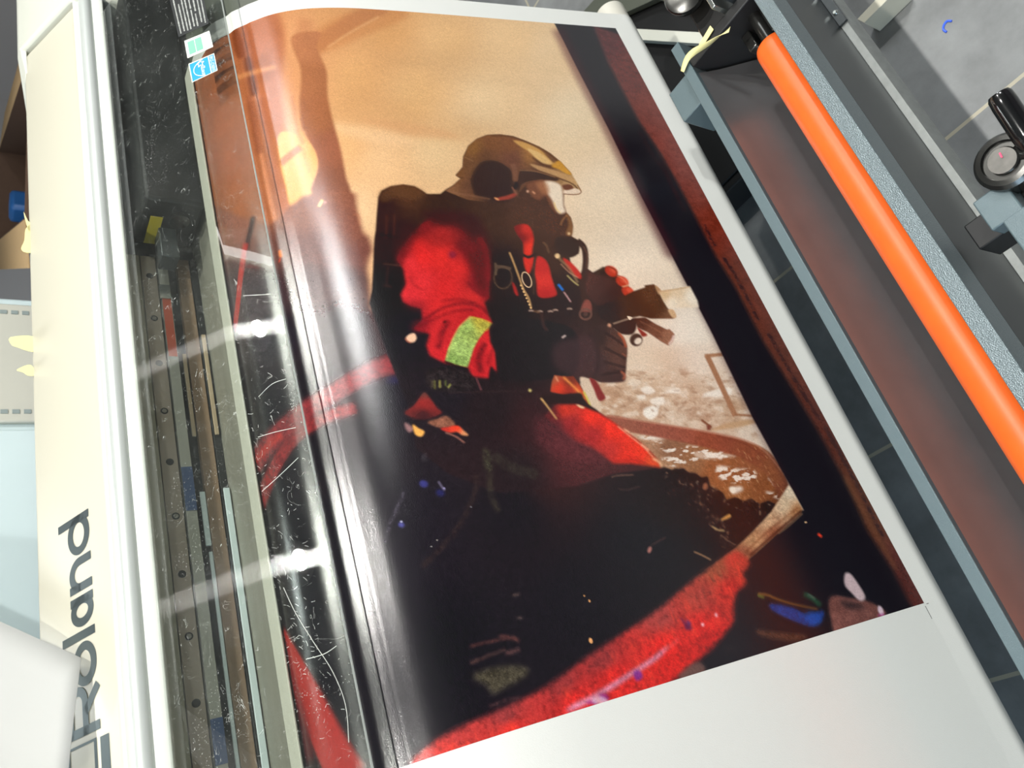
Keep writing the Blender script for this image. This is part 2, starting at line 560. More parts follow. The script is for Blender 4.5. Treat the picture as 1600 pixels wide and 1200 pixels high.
# ------------------------------------------------------------------ the printed picture, traced in image pixels, cast from the camera onto the paper
def art_grid_px():
    """photo-plane position of each printed dot, used to lay out the soft colour fields"""
    U, Yg = np.meshgrid(gu, gy)
    S = S_L + U * (s_right(Yg) - S_L)
    X = np.interp(S, SS, PX)
    Z = np.interp(S, SS, PZ)
    W = np.stack([X, Yg, Z - 1.5])
    c = np.tensordot(R.T, W, 1)
    return 800 + FPX * c[0] / c[2], 600 + FPX * c[1] / c[2]


def vnoise(shape, cell, octv=4, seed=0, aspect=1.0):
    r = np.random.default_rng(seed)
    out = np.zeros(shape)
    amp, tot = 1.0, 0.0
    for o in range(octv):
        cy, cx = max(cell / aspect, 1.01), max(cell, 1.01)
        ny, nx = int(shape[0] / cy) + 3, int(shape[1] / cx) + 3
        g = r.random((ny, nx))
        yy, xx = np.arange(shape[0]) / cy, np.arange(shape[1]) / cx
        iy, ix = yy.astype(int), xx.astype(int)
        fy, fx = (yy - iy), (xx - ix)
        fy, fx = fy * fy * (3 - 2 * fy), fx * fx * (3 - 2 * fx)
        a = g[iy][:, ix] * (1 - fx) + g[iy][:, ix + 1] * fx
        b = g[iy + 1][:, ix] * (1 - fx) + g[iy + 1][:, ix + 1] * fx
        out += amp * (a * (1 - fy[:, None]) + b * fy[:, None])
        tot += amp
        amp *= .55
        cell /= 2.0
    return out / tot - .5


GX, GY = art_grid_px()
SH = GX.shape
IMG = np.zeros(SH + (3,))
NZ = {c: vnoise(SH, c, 4, c) for c in (4, 8, 20, 60)}
NF = RNG.standard_normal(SH)
NH = vnoise(SH, 6, 3, 5, .35)


def to_ij(pts):
    p = np.asarray(pts, float)
    s, y = px2paper(p[:, 0], p[:, 1])
    return np.stack([(s - S_L) / (s_right(y) - S_L) * (NS - 1), (y - gy[0]) / (gy[1] - gy[0])], 1)


def boxblur(m, r):
    r = int(round(r))
    if r < 1: return m
    for ax in (0, 1):
        p = np.pad(m, [(r + 1, r) if a == ax else (0, 0) for a in (0, 1)], 'edge')
        c = np.cumsum(p, ax)
        n = 2 * r + 1
        m = (np.take(c, range(n, c.shape[ax]), ax) - np.take(c, range(0, c.shape[ax] - n), ax)) / n
    return m


def mask(pts, blur=0, smooth=True, n=5):
    """anti-aliased coverage of a polygon; returns (slices, alpha)"""
    q = np.asarray(pts, float)
    q = catmull(q, n) if smooth else np.concatenate([np.linspace(q[i], q[(i + 1) % len(q)], 4, endpoint=False) for i in range(len(q))])
    p = to_ij(q)
    pad = int(blur * 2.5) + 2
    i0, i1 = int(max(0, p[:, 0].min() - pad)), int(min(SH[1], p[:, 0].max() + pad + 1))
    j0, j1 = int(max(0, p[:, 1].min() - pad)), int(min(SH[0], p[:, 1].max() + pad + 1))
    if i1 <= i0 or j1 <= j0: return None
    w = i1 - i0
    m = np.zeros((j1 - j0, w))
    a, b = p, np.roll(p, -1, 0)
    sub = 3
    for j in range(j0, j1):
        for k_ in range(sub):
            y = j - .5 + (k_ + .5) / sub
            c = (a[:, 1] <= y) != (b[:, 1] <= y)
            if not c.any(): continue
            aa, bb_ = a[c], b[c]
            xs = np.sort(aa[:, 0] + (y - aa[:, 1]) / (bb_[:, 1] - aa[:, 1]) * (bb_[:, 0] - aa[:, 0])) - i0 + .5
            row = m[j - j0]
            for x0, x1 in zip(xs[::2], xs[1::2]):
                x0, x1 = max(0., min(w, x0)), max(0., min(w, x1))
                if x1 <= x0: continue
                l, r_ = int(x0), int(x1)
                if l == r_:
                    row[l] += (x1 - x0) / sub
                else:
                    row[l] += (l + 1 - x0) / sub
                    row[l + 1:r_] += 1.0 / sub
                    if r_ < w: row[r_] += (x1 - r_) / sub
    m = np.clip(m, 0, 1)
    if blur: m = boxblur(boxblur(m, blur), blur * .6)
    return (slice(j0, j1), slice(i0, i1)), m


def put(sl, m, col, al=1.0, grain=0.0, gcell=4, rag=0.0):
    m = m * al
    if rag: m = np.clip(m * (1 + rag * 2.2 * NZ[4][sl]) + 0, 0, 1) * (m > .001)
    c = col
    if isinstance(col, (tuple, list)): c = np.asarray(col, float)[None, None, :]
    if grain:
        c = c * (1 + grain * (2.0 * NZ[gcell][sl][..., None] + .18 * NF[sl][..., None]))
    IMG[sl] = IMG[sl] * (1 - m[..., None]) + c * m[..., None]


def poly(pts, col, blur=0.8, al=1.0, smooth=True, grain=0.0, gcell=4, grad=None, rag=0.0):
    """fill a shape; grad = list of (x, y, colour) blended by distance"""
    r = mask(pts, blur, smooth)
    if r is None: return
    sl, m = r
    if grad: col = field(grad, GX[sl], GY[sl])
    put(sl, m, col, al, grain, gcell, rag)


def field(g, gx, gy_, p=1.6):
    num, den = 0, 0
    for x, y, c in g:
        w = 1.0 / (((gx - x) ** 2 + (gy_ - y) ** 2 + 60.0) ** p)
        num = num + w[..., None] * np.asarray(c, float)
        den = den + w
    return num / den[..., None]


def line(pts, w, col, blur=0.6, al=1.0, w2=None, n=6, **kw):
    p = catmull(pts, n, False)
    k_ = len(p)
    d = np.gradient(p, axis=0)
    d /= np.linalg.norm(d, axis=1)[:, None] + 1e-9
    nn = np.stack([-d[:, 1], d[:, 0]], 1)
    ww = np.linspace(w, w if w2 is None else w2, k_)[:, None] / 2
    poly(np.concatenate([p + nn * ww, (p - nn * ww)[::-1]]), col, blur, al, False, **kw)


def ell(cx, cy, rx, ry, ang, col, blur=0.8, al=1.0, **kw):
    t = np.linspace(0, 2 * np.pi, 20, endpoint=False)
    a = math.radians(ang)
    x, y = rx * np.cos(t), ry * np.sin(t)
    poly(np.stack([cx + x * math.cos(a) - y * math.sin(a), cy + x * math.sin(a) + y * math.cos(a)], 1), col, blur, al, False, **kw)


def ring(cx, cy, rx, ry, ang, w, col, **kw):
    t = np.linspace(0, 2 * np.pi, 22)
    a = math.radians(ang)
    x, y = rx * np.cos(t), ry * np.sin(t)
    line(np.stack([cx + x * math.cos(a) - y * math.sin(a), cy + x * math.sin(a) + y * math.cos(a)], 1), w, col, n=2, **kw)


K = (38, 35, 40)
# --- sky and smoke
SKY = [(345, 70, (178, 104, 66)), (400, 60, (186, 118, 76)), (470, 60, (202, 146, 100)), (520, 30, (201, 145, 94)), (600, 40, (206, 153, 99)),
       (700, 60, (215, 172, 122)), (800, 60, (221, 184, 138)), (860, 80, (223, 191, 150)), (560, 120, (210, 159, 106)), (650, 150, (215, 170, 118)),
       (760, 160, (221, 189, 147)), (900, 180, (227, 204, 170)), (540, 220, (221, 172, 120)), (600, 250, (226, 183, 136)), (680, 230, (225, 190, 144)),
       (960, 300, (231, 211, 184)), (1000, 400, (235, 219, 197)), (1080, 520, (238, 226, 210)), (560, 330, (228, 188, 144)), (1120, 600, (230, 210, 190)),
       (1000, 560, (228, 207, 184)), (450, 240, (224, 164, 100)), (400, 180, (192, 118, 78)), (370, 250, (178, 104, 76)), (330, 150, (150, 88, 62)), (420, 330, (170, 104, 78))]
IMG[:] = field(SKY, GX, GY, 1.3)
clouds = vnoise(SH, 150, 5, 3, 2.2)
IMG *= (1 + .10 * clouds[..., None])
# long darker veil of smoke
poly([(515, 150), (600, 150), (700, 190), (800, 210), (720, 215), (600, 205), (520, 200)], (196, 146, 96), 22, .40)
poly([(560, 15), (640, 22), (560, 60), (500, 80), (470, 62)], (186, 122, 74), 7, .55)
line([(600, 8), (550, 34), (505, 64), (484, 84)], 26, (172, 110, 70), 5, .6)
line([(478, 30), (474, 60), (480, 90)], 24, (176, 114, 76), 6, .5)
line([(592, 26), (545, 52), (512, 74)], 3, (222, 172, 118), 1.5, .6)
poly([(560, 185), (660, 195), (720, 215), (640, 212)], (205, 152, 105), 6, .5)
poly([(520, 192), (600, 203), (660, 225), (590, 225), (525, 205)], (230, 190, 146), 8, .6)
# --- ruined tower
BR = (170, 108, 74)
poly([(330, 62), (372, 40), (400, 27), (430, 18), (445, 60), (440, 130), (446, 200), (452, 320), (400, 360), (330, 330), (300, 150)], (160, 94, 62), 6, .85, grain=.05, gcell=20)
poly([(362, 52), (372, 46), (384, 80), (376, 92), (366, 80)], (118, 62, 42), 3, .8)
poly([(374, 50), (392, 44), (402, 100), (384, 108)], (140, 78, 52), 4, .6)
poly([(382, 96), (392, 92), (402, 140), (392, 148)], (104, 56, 38), 3, .75)
poly([(402, 92), (420, 84), (428, 120), (404, 128)], (140, 82, 54), 5, .6)
line([(368, 122), (400, 112), (432, 104)], 7, (204, 136, 86), 3, .7)
line([(380, 158), (420, 148)], 6, (196, 120, 82), 3, .5)
line([(388, 150), (396, 190), (404, 240)], 8, (130, 70, 50), 4, .6)
line([(408, 150), (420, 220), (432, 300)], 10, (150, 88, 62), 4, .5)
poly([(455, 58), (470, 110), (468, 160), (472, 200), (482, 220), (492, 238), (497, 262), (488, 290), (488, 310), (560, 380), (548, 300), (541, 278), (532, 232), (520, 188), (512, 150), (510, 110), (495, 74), (500, 50)], BR, 1.6, .92,
     grad=[(480, 70, (170, 110, 74)), (490, 120, (156, 98, 64)), (500, 180, (150, 92, 60)), (520, 230, (142, 84, 62)), (530, 290, (126, 76, 58))], grain=.04, gcell=20)
poly([(434, 216), (445, 205), (470, 214), (483, 222), (493, 238), (496, 255), (494, 270), (486, 292), (487, 304), (472, 308), (462, 318), (453, 321), (446, 292), (438, 258)], (228, 166, 98), 1.4)
line([(470, 205), (474, 220), (480, 236)], 12, (222, 166, 108), 3, .7)
line([(438, 256), (454, 242), (470, 230)], 10, (158, 98, 60), 1.5, .85)
line([(474, 236), (484, 270)], 3, (196, 130, 78), 1.5, .6)
line([(408, 240), (412, 262), (418, 292), (424, 322), (430, 345)], 5, (206, 132, 92), 1.6, .75, w2=9)
line([(456, 150), (464, 200), (474, 225)], 5, (170, 112, 72), 2, .5)
# smoke-dark ground mass left of the firefighter
poly([(300, 540), (640, 530), (760, 560), (760, 1230), (300, 1230)], K, 14, smooth=False)
DM = [(360, 350, (150, 96, 80)), (420, 330, (140, 88, 70)), (470, 330, (132, 84, 66)), (520, 300, (142, 88, 66)), (520, 330, (132, 82, 64)), (550, 360, (128, 78, 62)), (440, 390, (104, 68, 62)),
      (500, 390, (106, 70, 62)), (560, 400, (112, 68, 58)), (420, 450, (62, 48, 54)), (480, 440, (80, 58, 58)), (540, 440, (80, 56, 54)), (570, 450, (84, 54, 48)),
      (400, 770, K), (600, 740, K), (480, 700, K), (420, 640, K), (620, 660, K), (350, 640, K), (440, 520, (42, 38, 46)), (540, 510, (48, 40, 46)), (500, 600, K), (380, 470, (70, 58, 62))]
poly([(330, 320), (380, 340), (420, 350), (434, 345), (453, 321), (462, 318), (473, 307), (487, 305), (496, 300), (520, 296), (540, 298), (547, 300), (556, 303), (557, 322), (562, 345), (567, 362), (577, 372), (582, 390), (576, 405), (573, 420), (577, 445), (579, 480), (640, 540), (660, 640),
      (600, 760), (380, 800), (330, 600)], BR, 4.0, smooth=False, grad=DM, grain=.07, gcell=4)
line([(498, 323), (504, 312)], 5, (236, 206, 140), .8)
ell(508, 316, 2, 2, 0, (215, 150, 140))
line([(437, 391), (439, 402)], 5, (240, 130, 74), 1)
line([(438, 403), (436, 410)], 2, (210, 80, 60), .8)
line([(552, 336), (560, 336), (562, 352)], 2, (190, 116, 86), 1, .6)
line([(396, 338), (391, 362), (382, 400)], 7, (60, 40, 40), 2, .8, w2=9)
line([(384, 380), (376, 430), (372, 470), (366, 520)], 8, (188, 56, 48), 1.5, .9)
line([(372, 415), (405, 418)], 3, (120, 40, 40), 1.5, .7)
# --- hazy field of debris on the right
FD = [(940, 560, (222, 198, 172)), (1000, 570, (226, 204, 180)), (1100, 560, (232, 214, 196)), (950, 620, (188, 150, 120)), (1010, 610, (206, 176, 148)), (1080, 620, (206, 178, 152)),
      (1140, 600, (226, 206, 186)), (1150, 640, (196, 164, 136)), (1000, 650, (196, 160, 132)), (1080, 650, (212, 190, 168)), (1180, 680, (220, 202, 184))]
poly([(900, 556), (1000, 545), (1100, 540), (1135, 560), (1200, 690), (1230, 760), (1100, 760), (950, 680), (900, 640)], K, 8, .95, grad=FD)
blk = vnoise(SH, 16, 4, 77, 1.7)
r = mask([(910, 585), (1010, 575), (1120, 580), (1165, 600), (1200, 680), (1080, 670), (940, 650)], 6)
sl, m = r
put(sl, m * np.clip(blk[sl] * 5 - .15, 0, 1), (240, 228, 212), .5)
put(sl, m * np.clip(-blk[sl] * 5 - .25, 0, 1), (160, 120, 92), .5)
for a in [((1001, 608), (1014, 603), (1024, 612), (1010, 616)), ((1005, 640), (1022, 634), (1028, 648), (1012, 652)), ((1020, 655), (1030, 636), (1022, 634), (1004, 646)), ((1040, 612), (1060, 606), (1062, 614)), ((995, 618), (1008, 617), (1007, 623), (997, 622)),
          ((1098, 616), (1122, 608), (1142, 606), (1140, 618), (1110, 620)), ((1016, 624), (1036, 620), (1036, 632), (1020, 632))]:
    poly(a, (246, 238, 226), 1.2, .8)
for k_ in range(60):
    x, y = RNG.uniform(930, 1170), RNG.uniform(588, 655)
    if x > 1130 + (y - 560) * .5: continue
    a = RNG.normal(.25, .5)
    l = RNG.uniform(3, 12)
    line([(x, y), (x + l * .5 * math.cos(a), y + l * .5 * math.sin(a)), (x + l * math.cos(a), y + l * math.sin(a))], RNG.uniform(1, 2.4), (130, 90, 66) if RNG.random() < .55 else (244, 234, 220), .7, .5)
# leaning frame
line([(1101, 556), (1115, 556), (1135, 552)], 5.5, (176, 130, 98), .8, smooth=False) if False else line([(1101, 556), (1115, 555), (1135, 553)], 5.5, (172, 126, 96), .8)
line([(1105, 556), (1122, 592), (1136, 622), (1149, 650)], 8, (170, 122, 92), .8)
line([(1149, 648), (1180, 650)], 3, (160, 112, 84), .8)
line([(1096, 656), (1112, 668)], 3, (120, 74, 54), .7)
line([(1107, 664), (1108, 672)], 6, (120, 70, 58), .7)
poly([(1110, 672), (1140, 660), (1178, 655), (1182, 660), (1150, 668)], (196, 160, 124), 1)
# wet ground below the pale hose
WG = [(1000, 690, (160, 110, 80)), (1050, 700, (140, 98, 74)), (1080, 720, (150, 105, 74)), (1120, 740, (150, 92, 58)), (1180, 720, (146, 88, 60)), (1200, 760, (136, 82, 52)), (1150, 770, (150, 96, 60)), (1230, 770, (92, 56, 42)), (1040, 730, (172, 130, 98)), (1000, 680, (214, 186, 158))]
poly([(940, 655), (985, 672), (1085, 690), (1160, 690), (1200, 705), (1222, 735), (1232, 765), (1215, 800), (1150, 800), (1090, 770), (1040, 740), (1000, 705)], K, 1.2, 1, grad=WG, grain=.10)
wat = vnoise(SH, 9, 3, 91, 2.2)
for pts, t in [([(1020, 690), (1060, 695), (1110, 700), (1150, 710), (1120, 718), (1070, 712), (1036, 705)], .0), ([(1030, 718), (1060, 712), (1100, 716), (1060, 728), (1045, 728)], .05),
               ([(1120, 728), (1150, 732), (1178, 735), (1182, 750), (1160, 756), (1125, 748)], -.04), ([(1140, 762), (1158, 760), (1160, 766), (1146, 772), (1142, 768)], -.2),
               ([(1200, 740), (1216, 738), (1224, 750), (1228, 762), (1210, 760), (1202, 750)], -.12), ([(998, 684), (1012, 680), (1040, 684), (1020, 688)], -.2), ([(1196, 768), (1216, 772), (1225, 780), (1206, 776)], -.05)]:
    sl, m = mask(pts, 1.5)
    put(sl, m * np.clip((wat[sl] - t) * 9, 0, 1), (244, 234, 222), .9)
poly([(1085, 706), (1130, 708), (1150, 712), (1120, 717), (1092, 716)], (240, 228, 214), 1, .55)
poly([(1140, 762), (1149, 762), (1147, 770), (1142, 769)], (244, 232, 214), .7)
# the brown fire hose arcing behind
HS = [(948, 649), (1010, 659), (1085, 671), (1130, 680), (1162, 688), (1190, 704), (1212, 722), (1226, 745), (1234, 775), (1226, 790), (1214, 770), (1196, 740), (1170, 722), (1150, 712), (1120, 704), (1085, 695), (1022, 682), (975, 672)]
poly(HS, K, .9, 1, grad=[(960, 660, (150, 88, 70)), (1050, 676, (150, 84, 68)), (1120, 692, (142, 76, 58)), (1170, 706, (140, 78, 56)), (1210, 735, (140, 84, 58)), (1226, 775, (120, 70, 52))], grain=.08)
line([(948, 649), (1010, 659), (1085, 671), (1162, 687), (1197, 707), (1226, 743)], 2, (186, 128, 104), .8, .8)
line([(1120, 682), (1165, 694), (1200, 718)], 1.5, (110, 56, 46), .7, .6)
for k_ in range(50):
    x, y = RNG.uniform(1130, 1225), RNG.uniform(690, 790)
    line([(x, y), (x + 1.5, y + 2.5), (x + 3, y + 5)], 1, (206, 160, 112), .5, .5)
# --- dark window frame on the right: black, with a red-brown outer strip
EDGE = [(866, 36), (880, 63), (902, 107), (950, 200), (997, 297), (1055, 410), (1112, 520), (1177, 655), (1235, 760), (1256, 798), (1245, 840), (1180, 900)]
poly(EDGE[:-2] + [(1240, 788), (1100, 880), (940, 1170), (1480, 1000), (1490, 960), (985, 40)], K, .8, smooth=False)
line([(872, 45), (902, 107), (950, 200), (997, 297), (1050, 402)], 18, (74, 34, 40), 7, .5)
line([(1000, 300), (1050, 400), (1112, 520), (1177, 655), (1245, 780)], 8, (58, 34, 40), 5, .35)
RS = [(927, 40), (950, 98), (972, 140), (1000, 192), (1025, 228), (1050, 270), (1072, 310), (1120, 402), (1150, 450), (1195, 537), (1240, 610), (1281, 678), (1320, 750), (1356, 830), (1395, 890), (1424, 947), (1460, 950), (1460, 930), (1266, 600), (985, 60)]
poly(RS, K, 4, .95, smooth=False, grad=[(940, 60, (92, 48, 50)), (985, 120, (108, 56, 52)), (1010, 170, (122, 60, 52)), (1040, 230, (128, 58, 48)), (1100, 340, (126, 54, 42)), (1170, 460, (112, 58, 46)), (1240, 560, (104, 58, 48)), (1300, 660, (96, 52, 44)), (1360, 780, (100, 60, 46)), (1430, 920, (92, 48, 44))], grain=.14, gcell=8)
for pts in [[(1000, 205), (1018, 240), (1040, 270), (1060, 310)], [(1030, 240), (1050, 290), (1070, 330)], [(1130, 402), (1150, 432), (1185, 500)], [(1200, 520), (1240, 590), (1280, 655)], [(1100, 350), (1118, 386)], [(1290, 668), (1335, 750), (1380, 840)]]:
    line(pts, 5, (52, 34, 38), 2, .6, rag=1.2)
line([(1320, 745), (1350, 800), (1400, 890)], 6, (124, 84, 60), 3, .5)
# --- dark ground at the bottom
KG = [(600, 650, K), (600, 1000, K), (640, 800, K), (650, 700, (40, 36, 40)), (800, 800, (36, 33, 37)), (1000, 850, (36, 34, 38)), (700, 1000, (34, 32, 36)), (900, 950, (36, 34, 38)), (1050, 780, (40, 32, 34)), (560, 900, (40, 37, 43)), (860, 730, (58, 38, 38))]
poly([(600, 590), (700, 560), (900, 600), (930, 680), (1030, 728), (1042, 731), (1052, 735), (1067, 731), (1076, 738), (1087, 739), (1096, 746), (1106, 744), (1110, 760), (1120, 764), (1130, 770), (1135, 781), (1150, 777), (1162, 783), (1174, 779), (1188, 788), (1200, 782), (1213, 788),
      (1195, 815), (1160, 850), (1110, 890), (1090, 1060), (700, 1200), (600, 1220)], K, .9, smooth=False, grad=KG, grain=.06)
# rocky rim glints
for k_ in range(80):
    t = RNG.random()
    x = 1036 + 170 * t ** .8
    y = 735 + 55 * t ** .9 + abs(RNG.normal(0, 18)) * (1 - .3 * t)
    a = RNG.normal(1.0, .55)
    l = RNG.uniform(2, 7)
    c = [(206, 150, 110), (150, 96, 68), (120, 74, 60), (226, 190, 150)][RNG.integers(0, 4)]
    line([(x, y), (x + l * .5 * math.cos(a) + 1, y + l * .5 * math.sin(a)), (x + l * math.cos(a), y + l * math.sin(a))], RNG.uniform(.8, 1.8), c, .6, RNG.uniform(.25, .75))
for k_ in range(70):
    t = RNG.random()
    x, y = 1085 + 55 * t + RNG.normal(0, 6), 765 + 85 * t + RNG.normal(0, 9)
    a = RNG.normal(1.0, .5)
    l = RNG.uniform(2, 7)
    line([(x, y), (x + l * .5 * math.cos(a) + 1, y + l * .5 * math.sin(a)), (x + l * math.cos(a), y + l * math.sin(a))], RNG.uniform(.8, 1.8), (160, 112, 84), .6, RNG.uniform(.25, .65))
for c_ in [(1057, 737, 7), (1080, 748, 8), (1098, 755, 7), (1120, 776, 8), (1150, 786, 10), (1176, 790, 8), (1196, 793, 9), (1136, 800, 9)]:
    ell(c_[0], c_[1], c_[2], c_[2] * .7, 30, (36, 26, 26), 1.2, .8)
ell(1102, 760, 4, 6, 10, (176, 110, 80), 1, .8)
poly([(1127, 811), (1139, 803), (1142, 808), (1130, 813)], (196, 140, 80), .7)
line([(1112, 822), (1122, 828), (1132, 829)], 2.5, (214, 176, 120), .6, .8)
line([(1125, 835), (1138, 845), (1150, 852)], 1.6, (150, 110, 86), .6, .7)
ell(1015, 859, 3, 5.5, 20, (170, 112, 104), .7)
line([(1018, 852), (1030, 845), (1040, 840)], 1.5, (120, 78, 70), .7, .6)
line([(1084, 862), (1096, 867), (1111, 875)], 2, (200, 150, 106), .6, .85)
line([(955, 746), (965, 743), (990, 742)], 1.4, (180, 130, 104), .6, .7)
line([(966, 764), (980, 765), (1000, 760)], 1, (130, 90, 80), .6, .6)
for x, y, w_ in [(921, 939, 1.4), (923, 1001, 2.8), (913, 931, 1)]: ell(x, y, w_, w_ * 1.6, -20, (236, 170, 110), .5)
ell(1259, 816, 2, 1.5, 0, (206, 170, 130), .5)
line([(1278, 834), (1284, 839)], 4, (236, 70, 50), .7)
# cracked pale timber
poly([(1232, 758), (1237, 764), (1254, 796), (1250, 803), (1215, 834), (1170, 874), (1140, 900), (1106, 890), (1145, 860), (1175, 832), (1205, 800)], K, .8, smooth=False,
     grad=[(1236, 768, (222, 204, 178)), (1225, 790, (214, 188, 156)), (1246, 800, (166, 116, 78)), (1200, 815, (204, 168, 132)), (1210, 832, (140, 84, 60)), (1175, 845, (186, 142, 104)), (1165, 866, (140, 84, 64)), (1130, 880, (160, 90, 66)), (1110, 890, (130, 64, 54))], grain=.12)
for k_ in range(46):
    t = RNG.random()
    x, y = 1240 - 84 * t + RNG.normal(0, 5), 782 + 70 * t + RNG.normal(0, 5)
    l = RNG.uniform(2, 6)
    if RNG.random() < .6:
        line([(x, y), (x - l * .5, y + l * .42), (x - l, y + l * .8)], RNG.uniform(.7, 1.3), (110, 72, 54), .6, .55)
    else:
        line([(x, y), (x + 1, y + l * .35), (x + 2, y + l * .7)], RNG.uniform(.7, 1.2), (110, 72, 54), .6, .5)
line([(1252, 798), (1215, 830), (1172, 868)], 3, (62, 34, 30), .8, .8)
line([(1247, 793), (1205, 826), (1165, 862)], 1.6, (120, 66, 44), .6, .7)
line([(1254, 802), (1232, 822), (1216, 834)], 2, (190, 140, 100), .7, .6)
# big red hose in the foreground
RH = [(1108, 888), (1145, 862), (1160, 866), (1172, 880), (1161, 895), (1166, 910), (1150, 926), (1146, 950), (1146, 970), (1132, 990), (1113, 1012), (1087, 1034), (1062, 1056), (1000, 1090), (860, 1140), (690, 1196), (640, 1196), (680, 1158), (730, 1132), (780, 1110), (842, 1080), (892, 1046), (930, 1018), (980, 986), (1030, 951), (1072, 916)]
poly(RH, K, 3.2, 1, grad=[(1120, 890, (158, 84, 62)), (1150, 880, (196, 66, 56)), (1140, 920, (206, 54, 48)), (1090, 930, (176, 70, 60)), (1100, 980, (224, 50, 46)), (1110, 1000, (196, 44, 42)), (1030, 965, (168, 70, 66)), (1040, 1010, (232, 48, 44)), (1060, 1040, (214, 46, 42)), (940, 1030, (150, 58, 58)), (960, 1060, (230, 50, 46)), (880, 1068, (150, 58, 58)),
                       (900, 1095, (226, 52, 48)), (790, 1118, (150, 62, 62)), (800, 1140, (214, 58, 52)), (710, 1150, (180, 64, 62)), (700, 1175, (206, 66, 60))], grain=.07, rag=.3)
st_ = vnoise(SH, 5, 3, 31, .22)
sl, m = mask([(1100, 905), (1160, 880), (1150, 940), (1060, 1040), (860, 1130), (700, 1180), (700, 1160), (860, 1090), (1000, 990)], 5)
put(sl, m * np.clip(st_[sl] * 4 - .1, 0, 1), (150, 40, 40), .35)
put(sl, m * np.clip(-st_[sl] * 4 - .3, 0, 1), (246, 74, 56), .5)
PU = [(1045, 1010), (1030, 1028), (1010, 1042), (985, 1058), (955, 1078), (930, 1092), (905, 1106), (884, 1112), (896, 1100), (925, 1086), (955, 1068), (990, 1046), (1015, 1030), (1035, 1015)]
poly(PU, (206, 150, 182), 1.6, .85, grain=.15)
for pts, c in [([(990, 1050), (1000, 1048), (1004, 1058), (994, 1064)], (122, 52, 150)), ([(936, 1086), (946, 1084), (952, 1092), (940, 1096)], (130, 44, 120)), ([(915, 1098), (930, 1094), (932, 1100)], (150, 60, 150)), ([(1062, 964), (1072, 972), (1082, 982), (1072, 984), (1068, 974)], (96, 36, 76)), ([(1072, 968), (1080, 974), (1076, 978)], (80, 50, 110))]:
    poly(pts, c, 1.2, .85)
line([(1060, 998), (1050, 1008), (1036, 1016)], 3, (228, 116, 120), 1.5, .6)
poly([(925, 1092), (940, 1088), (950, 1096), (930, 1100)], (226, 206, 222), 1.4, .7)
ell(1119, 961, 2.2, 3.6, -15, (236, 170, 180), .6)
ell(1098, 976, 2.4, 3, -15, (236, 180, 190), .6)
poly([(1060, 1058), (1080, 1038), (1096, 1036), (1102, 1048), (1090, 1062)], (112, 82, 76), 1.5, .9)
# blue bowl, stone and sticks at the lower right
poly([(1203, 944), (1220, 945), (1240, 950), (1262, 960), (1286, 954), (1285, 968), (1272, 978), (1256, 976), (1226, 964), (1206, 953)], (28, 64, 138), 2.2, .9, grain=.2)
ell(1270, 966, 13, 10, 20, (24, 84, 178), 3, .7)
line([(1184, 928), (1200, 930), (1214, 936), (1240, 944), (1278, 952)], 4, (150, 96, 54), 1.4, .85, w2=2)
line([(1184, 930), (1194, 934)], 4, (120, 130, 60), 1.2, .7)
line([(1256, 928), (1268, 934), (1282, 946)], 7, (40, 84, 62), 2, .8)
line([(1262, 928), (1274, 936)], 2, (120, 126, 116), 1, .7)
poly([(1297, 934), (1308, 931), (1324, 934), (1350, 938), (1370, 946), (1384, 960), (1350, 975), (1307, 990), (1298, 965), (1295, 948)], (122, 80, 74), 1.6, 1, grain=.2, gcell=8)
poly([(1312, 938), (1340, 942), (1352, 950), (1325, 952)], (54, 44, 46), 3, .8)
poly([(1320, 897), (1328, 896), (1338, 908), (1352, 932), (1344, 939), (1330, 926), (1320, 914)], (204, 180, 184), .9)
ell(1376, 954, 4, 8, -20, (220, 196, 208), .8)
line([(1372, 962), (1382, 960)], 3, (190, 70, 160), 1, .7)
poly([(1182, 984), (1200, 986), (1240, 990), (1262, 994), (1240, 1002), (1190, 994)], (84, 58, 50), 1.6, .9, grain=.2)
line([(1130, 1012), (1142, 1014), (1150, 1012)], 2, (70, 60, 62), 1.5, .7)
# dim reflections in the puddle
for pts, w_, c in [([(735, 1010), (760, 1004), (790, 998), (806, 998)], 3, (98, 60, 56)), ([(780, 994), (800, 996), (812, 1002)], 5, (90, 58, 56)), ([(735, 1036), (760, 1026), (790, 1014)], 4, (92, 66, 62)), ([(790, 1022), (812, 1014)], 7, (88, 62, 62)), ([(800, 930), (812, 928)], 3, (96, 78, 74)), ([(808, 966), (816, 965)], 2.5, (120, 96, 90)), ([(765, 1104), (790, 1094), (812, 1090)], 4, (76, 52, 54))]:
    line(pts, w_, c, 1.4, .8, rag=.8)
poly([(738, 1058), (760, 1046), (800, 1040), (826, 1046), (816, 1060), (790, 1074), (770, 1084), (760, 1070)], (84, 78, 62), 3, .75, grain=.35)
# --- left: pale red hoses fading into the dark
for pts, w_, c, b_ in [([(655, 564), (625, 567), (590, 576), (555, 594), (520, 615), (480, 640), (445, 668), (415, 700), (395, 730)], 30, (148, 58, 62), 4), ([(556, 637), (520, 648), (485, 665), (455, 690), (435, 720), (418, 755), (405, 790)], 20, (150, 54, 56), 3),
                       ([(440, 680), (425, 690), (412, 705), (398, 720)], 12, (178, 62, 58), 2)]:
    line(pts, w_, c, b_, .85, rag=.35)
line([(640, 577), (610, 590), (580, 600)], 6, (66, 40, 56), 3, .5)
ell(617, 594, 14, 5, -10, (52, 48, 92), 3, .6)
line([(437, 985), (452, 1020), (470, 1060), (492, 1110), (520, 1170), (545, 1215)], 16, (192, 58, 54), 3, .9, w2=66)
line([(440, 1000), (455, 1060), (475, 1130), (485, 1190)], 14, (110, 36, 42), 5, .7)
